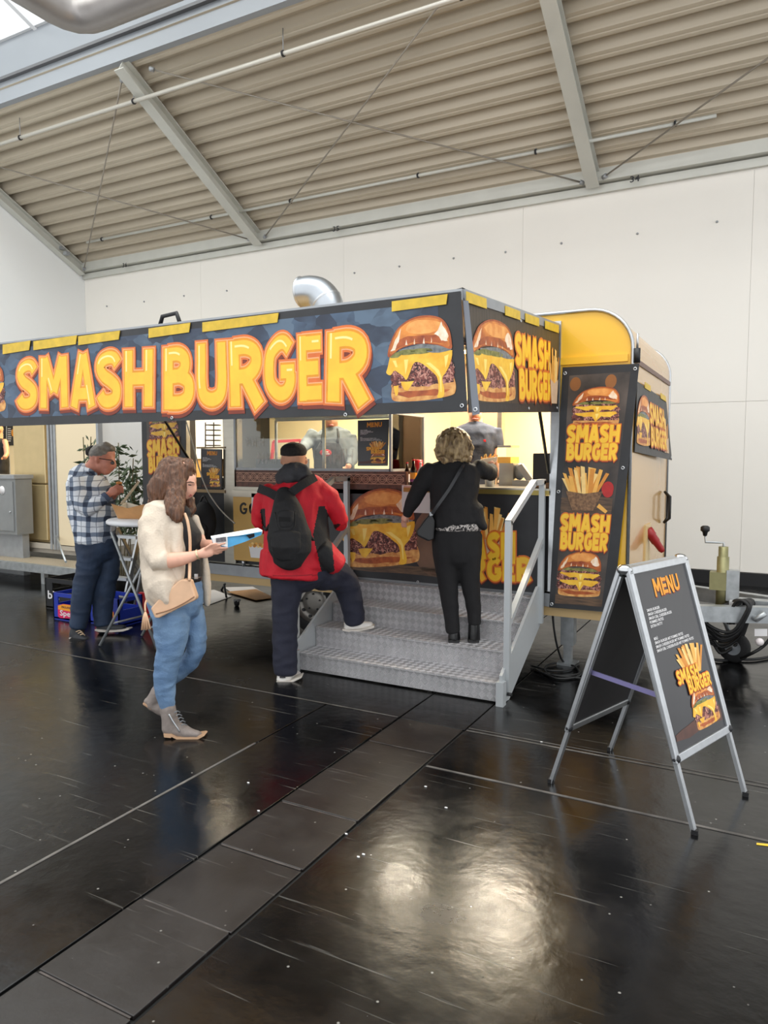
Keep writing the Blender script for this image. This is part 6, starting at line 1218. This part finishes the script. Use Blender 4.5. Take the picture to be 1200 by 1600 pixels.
N_.limb(b, scaled(ts, .85-.06), cap=.1); N_.limb(b, ar); N_.limb(b, al); [N_.limb(b, scaled(q, .85-.06), cap=.1) for q in lgs]; hand(N_, b, 550, 440, -.22, 565, 462, [[(552+9*i, 465, -.23), (552+9*i, 480, -.24), (554+9*i, 490, -.25)] for i in range(4)]+[[(578, 450, -.23), (590, 462, -.24), (592, 474, -.25)]], palm=(20, 17)); hand(N_, b, 788, 452, -.14, 790, 480, [[(776+9*i, 484, -.15), (776+9*i, 496, -.17), (778+9*i, 504, -.18)] for i in range(4)]+[[(770, 470, -.15), (762, 482, -.17), (764, 490, -.18)]], palm=(20, 17))
remesh(b, 'body', .008, SKIN3, w5, 3)
m = MB(); N_.limb(m, ts, cap=.2); N_.limb(m, [(735, 140, 0, 54, .07), (748, 200, -.01, 52, .066), (752, 262, -.02, 48, .06)], cap=.15); N_.limb(m, [(490, 140, 0, 54, .07), (474, 200, -.01, 52, .066), (470, 262, -.02, 48, .06)], cap=.15); remesh(m, 't_shirt', .009, fabric('tee_navy', (52, 58, 74), .85, .2, 60, .1), w5, 3, .005, 9)
m = MB(); [N_.limb(m, q) for q in lgs]; N_.limb(m, [(615, 500, 0, 130, .14), (615, 560, 0, 130, .14)]); remesh(m, 'trousers', .012, TRS, w5, 2)
N_.plate('chest_emblem', [(665, 200), (682, 200), (684, 216), (666, 216)], -.132, .004, M['red'], w5, .003)
m = MB(); N_.ell(m, 612, 62, -.085, 22, 5, .012, 0, LIP); m.build('lips', w5); m = MB(); N_.ell(m, 612, -45, .015, 62, 46, .10, 0, mat('hair_short_dark', (50, 40, 34), .6)); m.build('hair', w5); m = MB(); N_.ell(m, 612, 52, -.076, 36, 30, .018, 0, mat('stubble', (150, 104, 84), .6)) if False else None
for x in (590, 634): m = MB(); N_.ell(m, x, -22, -.092, 9, 4, .006, 0, DK); m.build('eye', w5)
m = MB(); N_.limb(m, [(787, 462, -.145, 23, .027), (790, 490, -.155, 24, .028), (790, 503, -.175, 20, .024)]); remesh(m, 'glove', .007, M['black'], w5, 1)

# ---- cook in a grey T-shirt and dark apron behind the display case
Yg = 6.32; pG = ony(518, 720, Yg); D6 = depth(pG); G_ = Fig(340, 640, 4, D6)
w6 = thing('person', (pG.x, pG.y, .62), 'cook in a grey T-shirt and dark apron behind the display case', 'person')
gs = [(708, 118, 0, 60, .07), (712, 150, 0, 118, .10), (718, 190, 0, 135, .125), (725, 270, 0, 128, .135), (730, 370, 0, 125, .14), (730, 480, 0, 130, .14)]; ga = [(610, 150, 0, 48, .06), (570, 200, -.05, 42, .052), (545, 225, -.12, 36, .045), (530, 245, -.2, 28, .035)]; gb_ = [(820, 170, 0, 46, .058), (845, 250, -.03, 40, .05), (840, 320, -.10, 34, .042), (825, 350, -.18, 26, .032)]; gl = [[(680, 480, 0, 65, .11), (676, 690, 0, 52, .085), (675, 880, 0, 44, .06)], [(780, 480, 0, 65, .11), (782, 690, 0, 52, .085), (784, 880, 0, 44, .06)]]
b = MB(); G_.ell(b, 708, 25, 0, 56, 70, .095); G_.ell(b, 708, 72, -.02, 44, 46, .075); G_.limb(b, [(708, 90, 0, 44, .055), (708, 130, 0, 50, .06)]); G_.limb(b, [(708, 30, -.09, 8, .012), (708, 52, -.105, 11, .016)], n=8); G_.limb(b, scaled(gs, .85-.06), cap=.1); G_.limb(b, scaled(ga, .82-.06), cap=.1); G_.limb(b, scaled(gb_, .82-.06), cap=.1); [G_.limb(b, scaled(q, .85-.06), cap=.1) for q in gl]
hand(G_, b, 528, 248, -.2, 505, 255, [[(495, 245+8*i, -.21), (482, 246+8*i, -.22), (474, 252+8*i, -.23)] for i in range(4)]+[[(512, 240, -.21), (502, 230, -.22), (494, 228, -.23)]], palm=(20, 18)); hand(G_, b, 825, 350, -.18, 810, 362, [[(800, 356+8*i, -.2), (788, 358+8*i, -.21), (780, 364+8*i, -.22)] for i in range(4)]+[[(815, 350, -.2), (806, 342, -.21), (800, 340, -.22)]], palm=(20, 18)); remesh(b, 'body', .009, SKIN3, w6, 3)
m = MB(); G_.limb(m, gs, cap=.2); G_.limb(m, ga, cap=.1); G_.limb(m, gb_, cap=.1); remesh(m, 't_shirt', .009, fabric('tee_grey', (98, 102, 106), .85, .2, 60, .1), w6, 3, .005, 9)
m = MB(); G_.limb(m, [(700, 205, -.125, 60, .02), (698, 250, -.135, 88, .025), (702, 330, -.14, 100, .03), (710, 460, -.145, 105, .03), (715, 560, -.14, 105, .03)], cap=.1); remesh(m, 'apron', .008, fabric('apron_charcoal', (42, 40, 42), .8), w6, 2, .003, 9)
for q in ([(668, 120, -.06), (655, 160, -.115), (650, 205, -.14)], [(748, 120, -.06), (755, 160, -.115), (752, 205, -.14)]): G_.tube('apron_strap', q, .012, MATS['apron_charcoal'], w6)
m = MB(); G_.ell(m, 675, 270, -.172, 38, 22, .006, 0, mat('badge_red', (196, 34, 40), .4), 24, 8); bo = m.build('apron_badge', w6); m = MB()
for v0, x0, x1 in ((277, 652, 700), (264, 660, 692)): m.prism([G_.P(x0, v0+4, -.182), G_.P(x1, v0+4, -.182), G_.P(x1, v0-4, -.182), G_.P(x0, v0-4, -.182)], FW*.001, WHT)
m.build('badge_marks', bo); m = MB(); [G_.limb(m, q) for q in gl]; remesh(m, 'trousers', .012, TRS, w6, 2); m = MB(); G_.ell(m, 708, -8, .015, 60, 46, .10, 0, MATS['hair_short_dark']); m.build('hair', w6); m = MB(); G_.ell(m, 708, 98, -.085, 20, 5, .012, 0, LIP); m.build('lips', w6)
for x in (688, 728): m = MB(); G_.ell(m, x, 18, -.092, 8, 4, .006, 0, DK); m.build('eye', w6)

# ---- helper in black at the left edge, inside the neighbouring trailer
D7 = depth(ony(3, 720, 7.0)); K = Fig(0, 640, 8, D7)
w7 = thing('person', (ony(3, 720, 7.0).x, 7.0, .42), 'person in black clothing cut off by the left edge of the picture', 'person')
kt = [(-10, 370, 0, 60, .08), (-12, 420, 0, 95, .12), (-5, 520, 0, 100, .13), (0, 640, 0, 105, .13), (0, 760, 0, 105, .14), (0, 900, 0, 105, .14)]; kl = [[(-40, 900, 0, 60, .1), (-40, 1250, 0, 48, .08), (-40, 1560, 0, 40, .06)], [(40, 900, 0, 60, .1), (40, 1250, 0, 48, .08), (40, 1560, 0, 40, .06)]]; ka = [(60, 400, -.05, 36, .05), (78, 480, -.1, 34, .045), (84, 560, -.16, 30, .04), (60, 600, -.25, 26, .035)]
b = MB(); K.ell(b, -10, 235, 0, 52, 85, .095); K.limb(b, [(-10, 300, 0, 42, .055), (-10, 380, 0, 46, .06)]); K.limb(b, [(-10, 240, -.09, 8, .012), (-10, 265, -.105, 11, .016)], n=8); K.limb(b, scaled(kt, .84-.06), cap=.1); K.limb(b, ka); [K.limb(b, scaled(q, .84-.06), cap=.1) for q in kl]
hand(K, b, 60, 600, -.25, 40, 606, [[(32, 598+8*i, -.27), (22, 600+8*i, -.29), (16, 604+8*i, -.31)] for i in range(4)]+[[(48, 592, -.27), (40, 582, -.29), (34, 580, -.30)]], palm=(18, 16)); remesh(b, 'body', .010, SKIN3, w7, 3)
m = MB(); K.limb(m, kt, cap=.2); K.limb(m, [(50, 410, -.03, 44, .06), (70, 470, -.08, 42, .055)], cap=.1); remesh(m, 'black_shirt', .010, fabric('shirt_black', (26, 26, 28)), w7, 2, .004, 9); m = MB(); [K.limb(m, q) for q in kl]; remesh(m, 'trousers', .012, MATS['trousers_black'], w7, 2); m = MB(); K.ell(m, -10, 200, .015, 56, 60, .10, 0, MATS['hair_short_dark']); m.build('hair', w7)
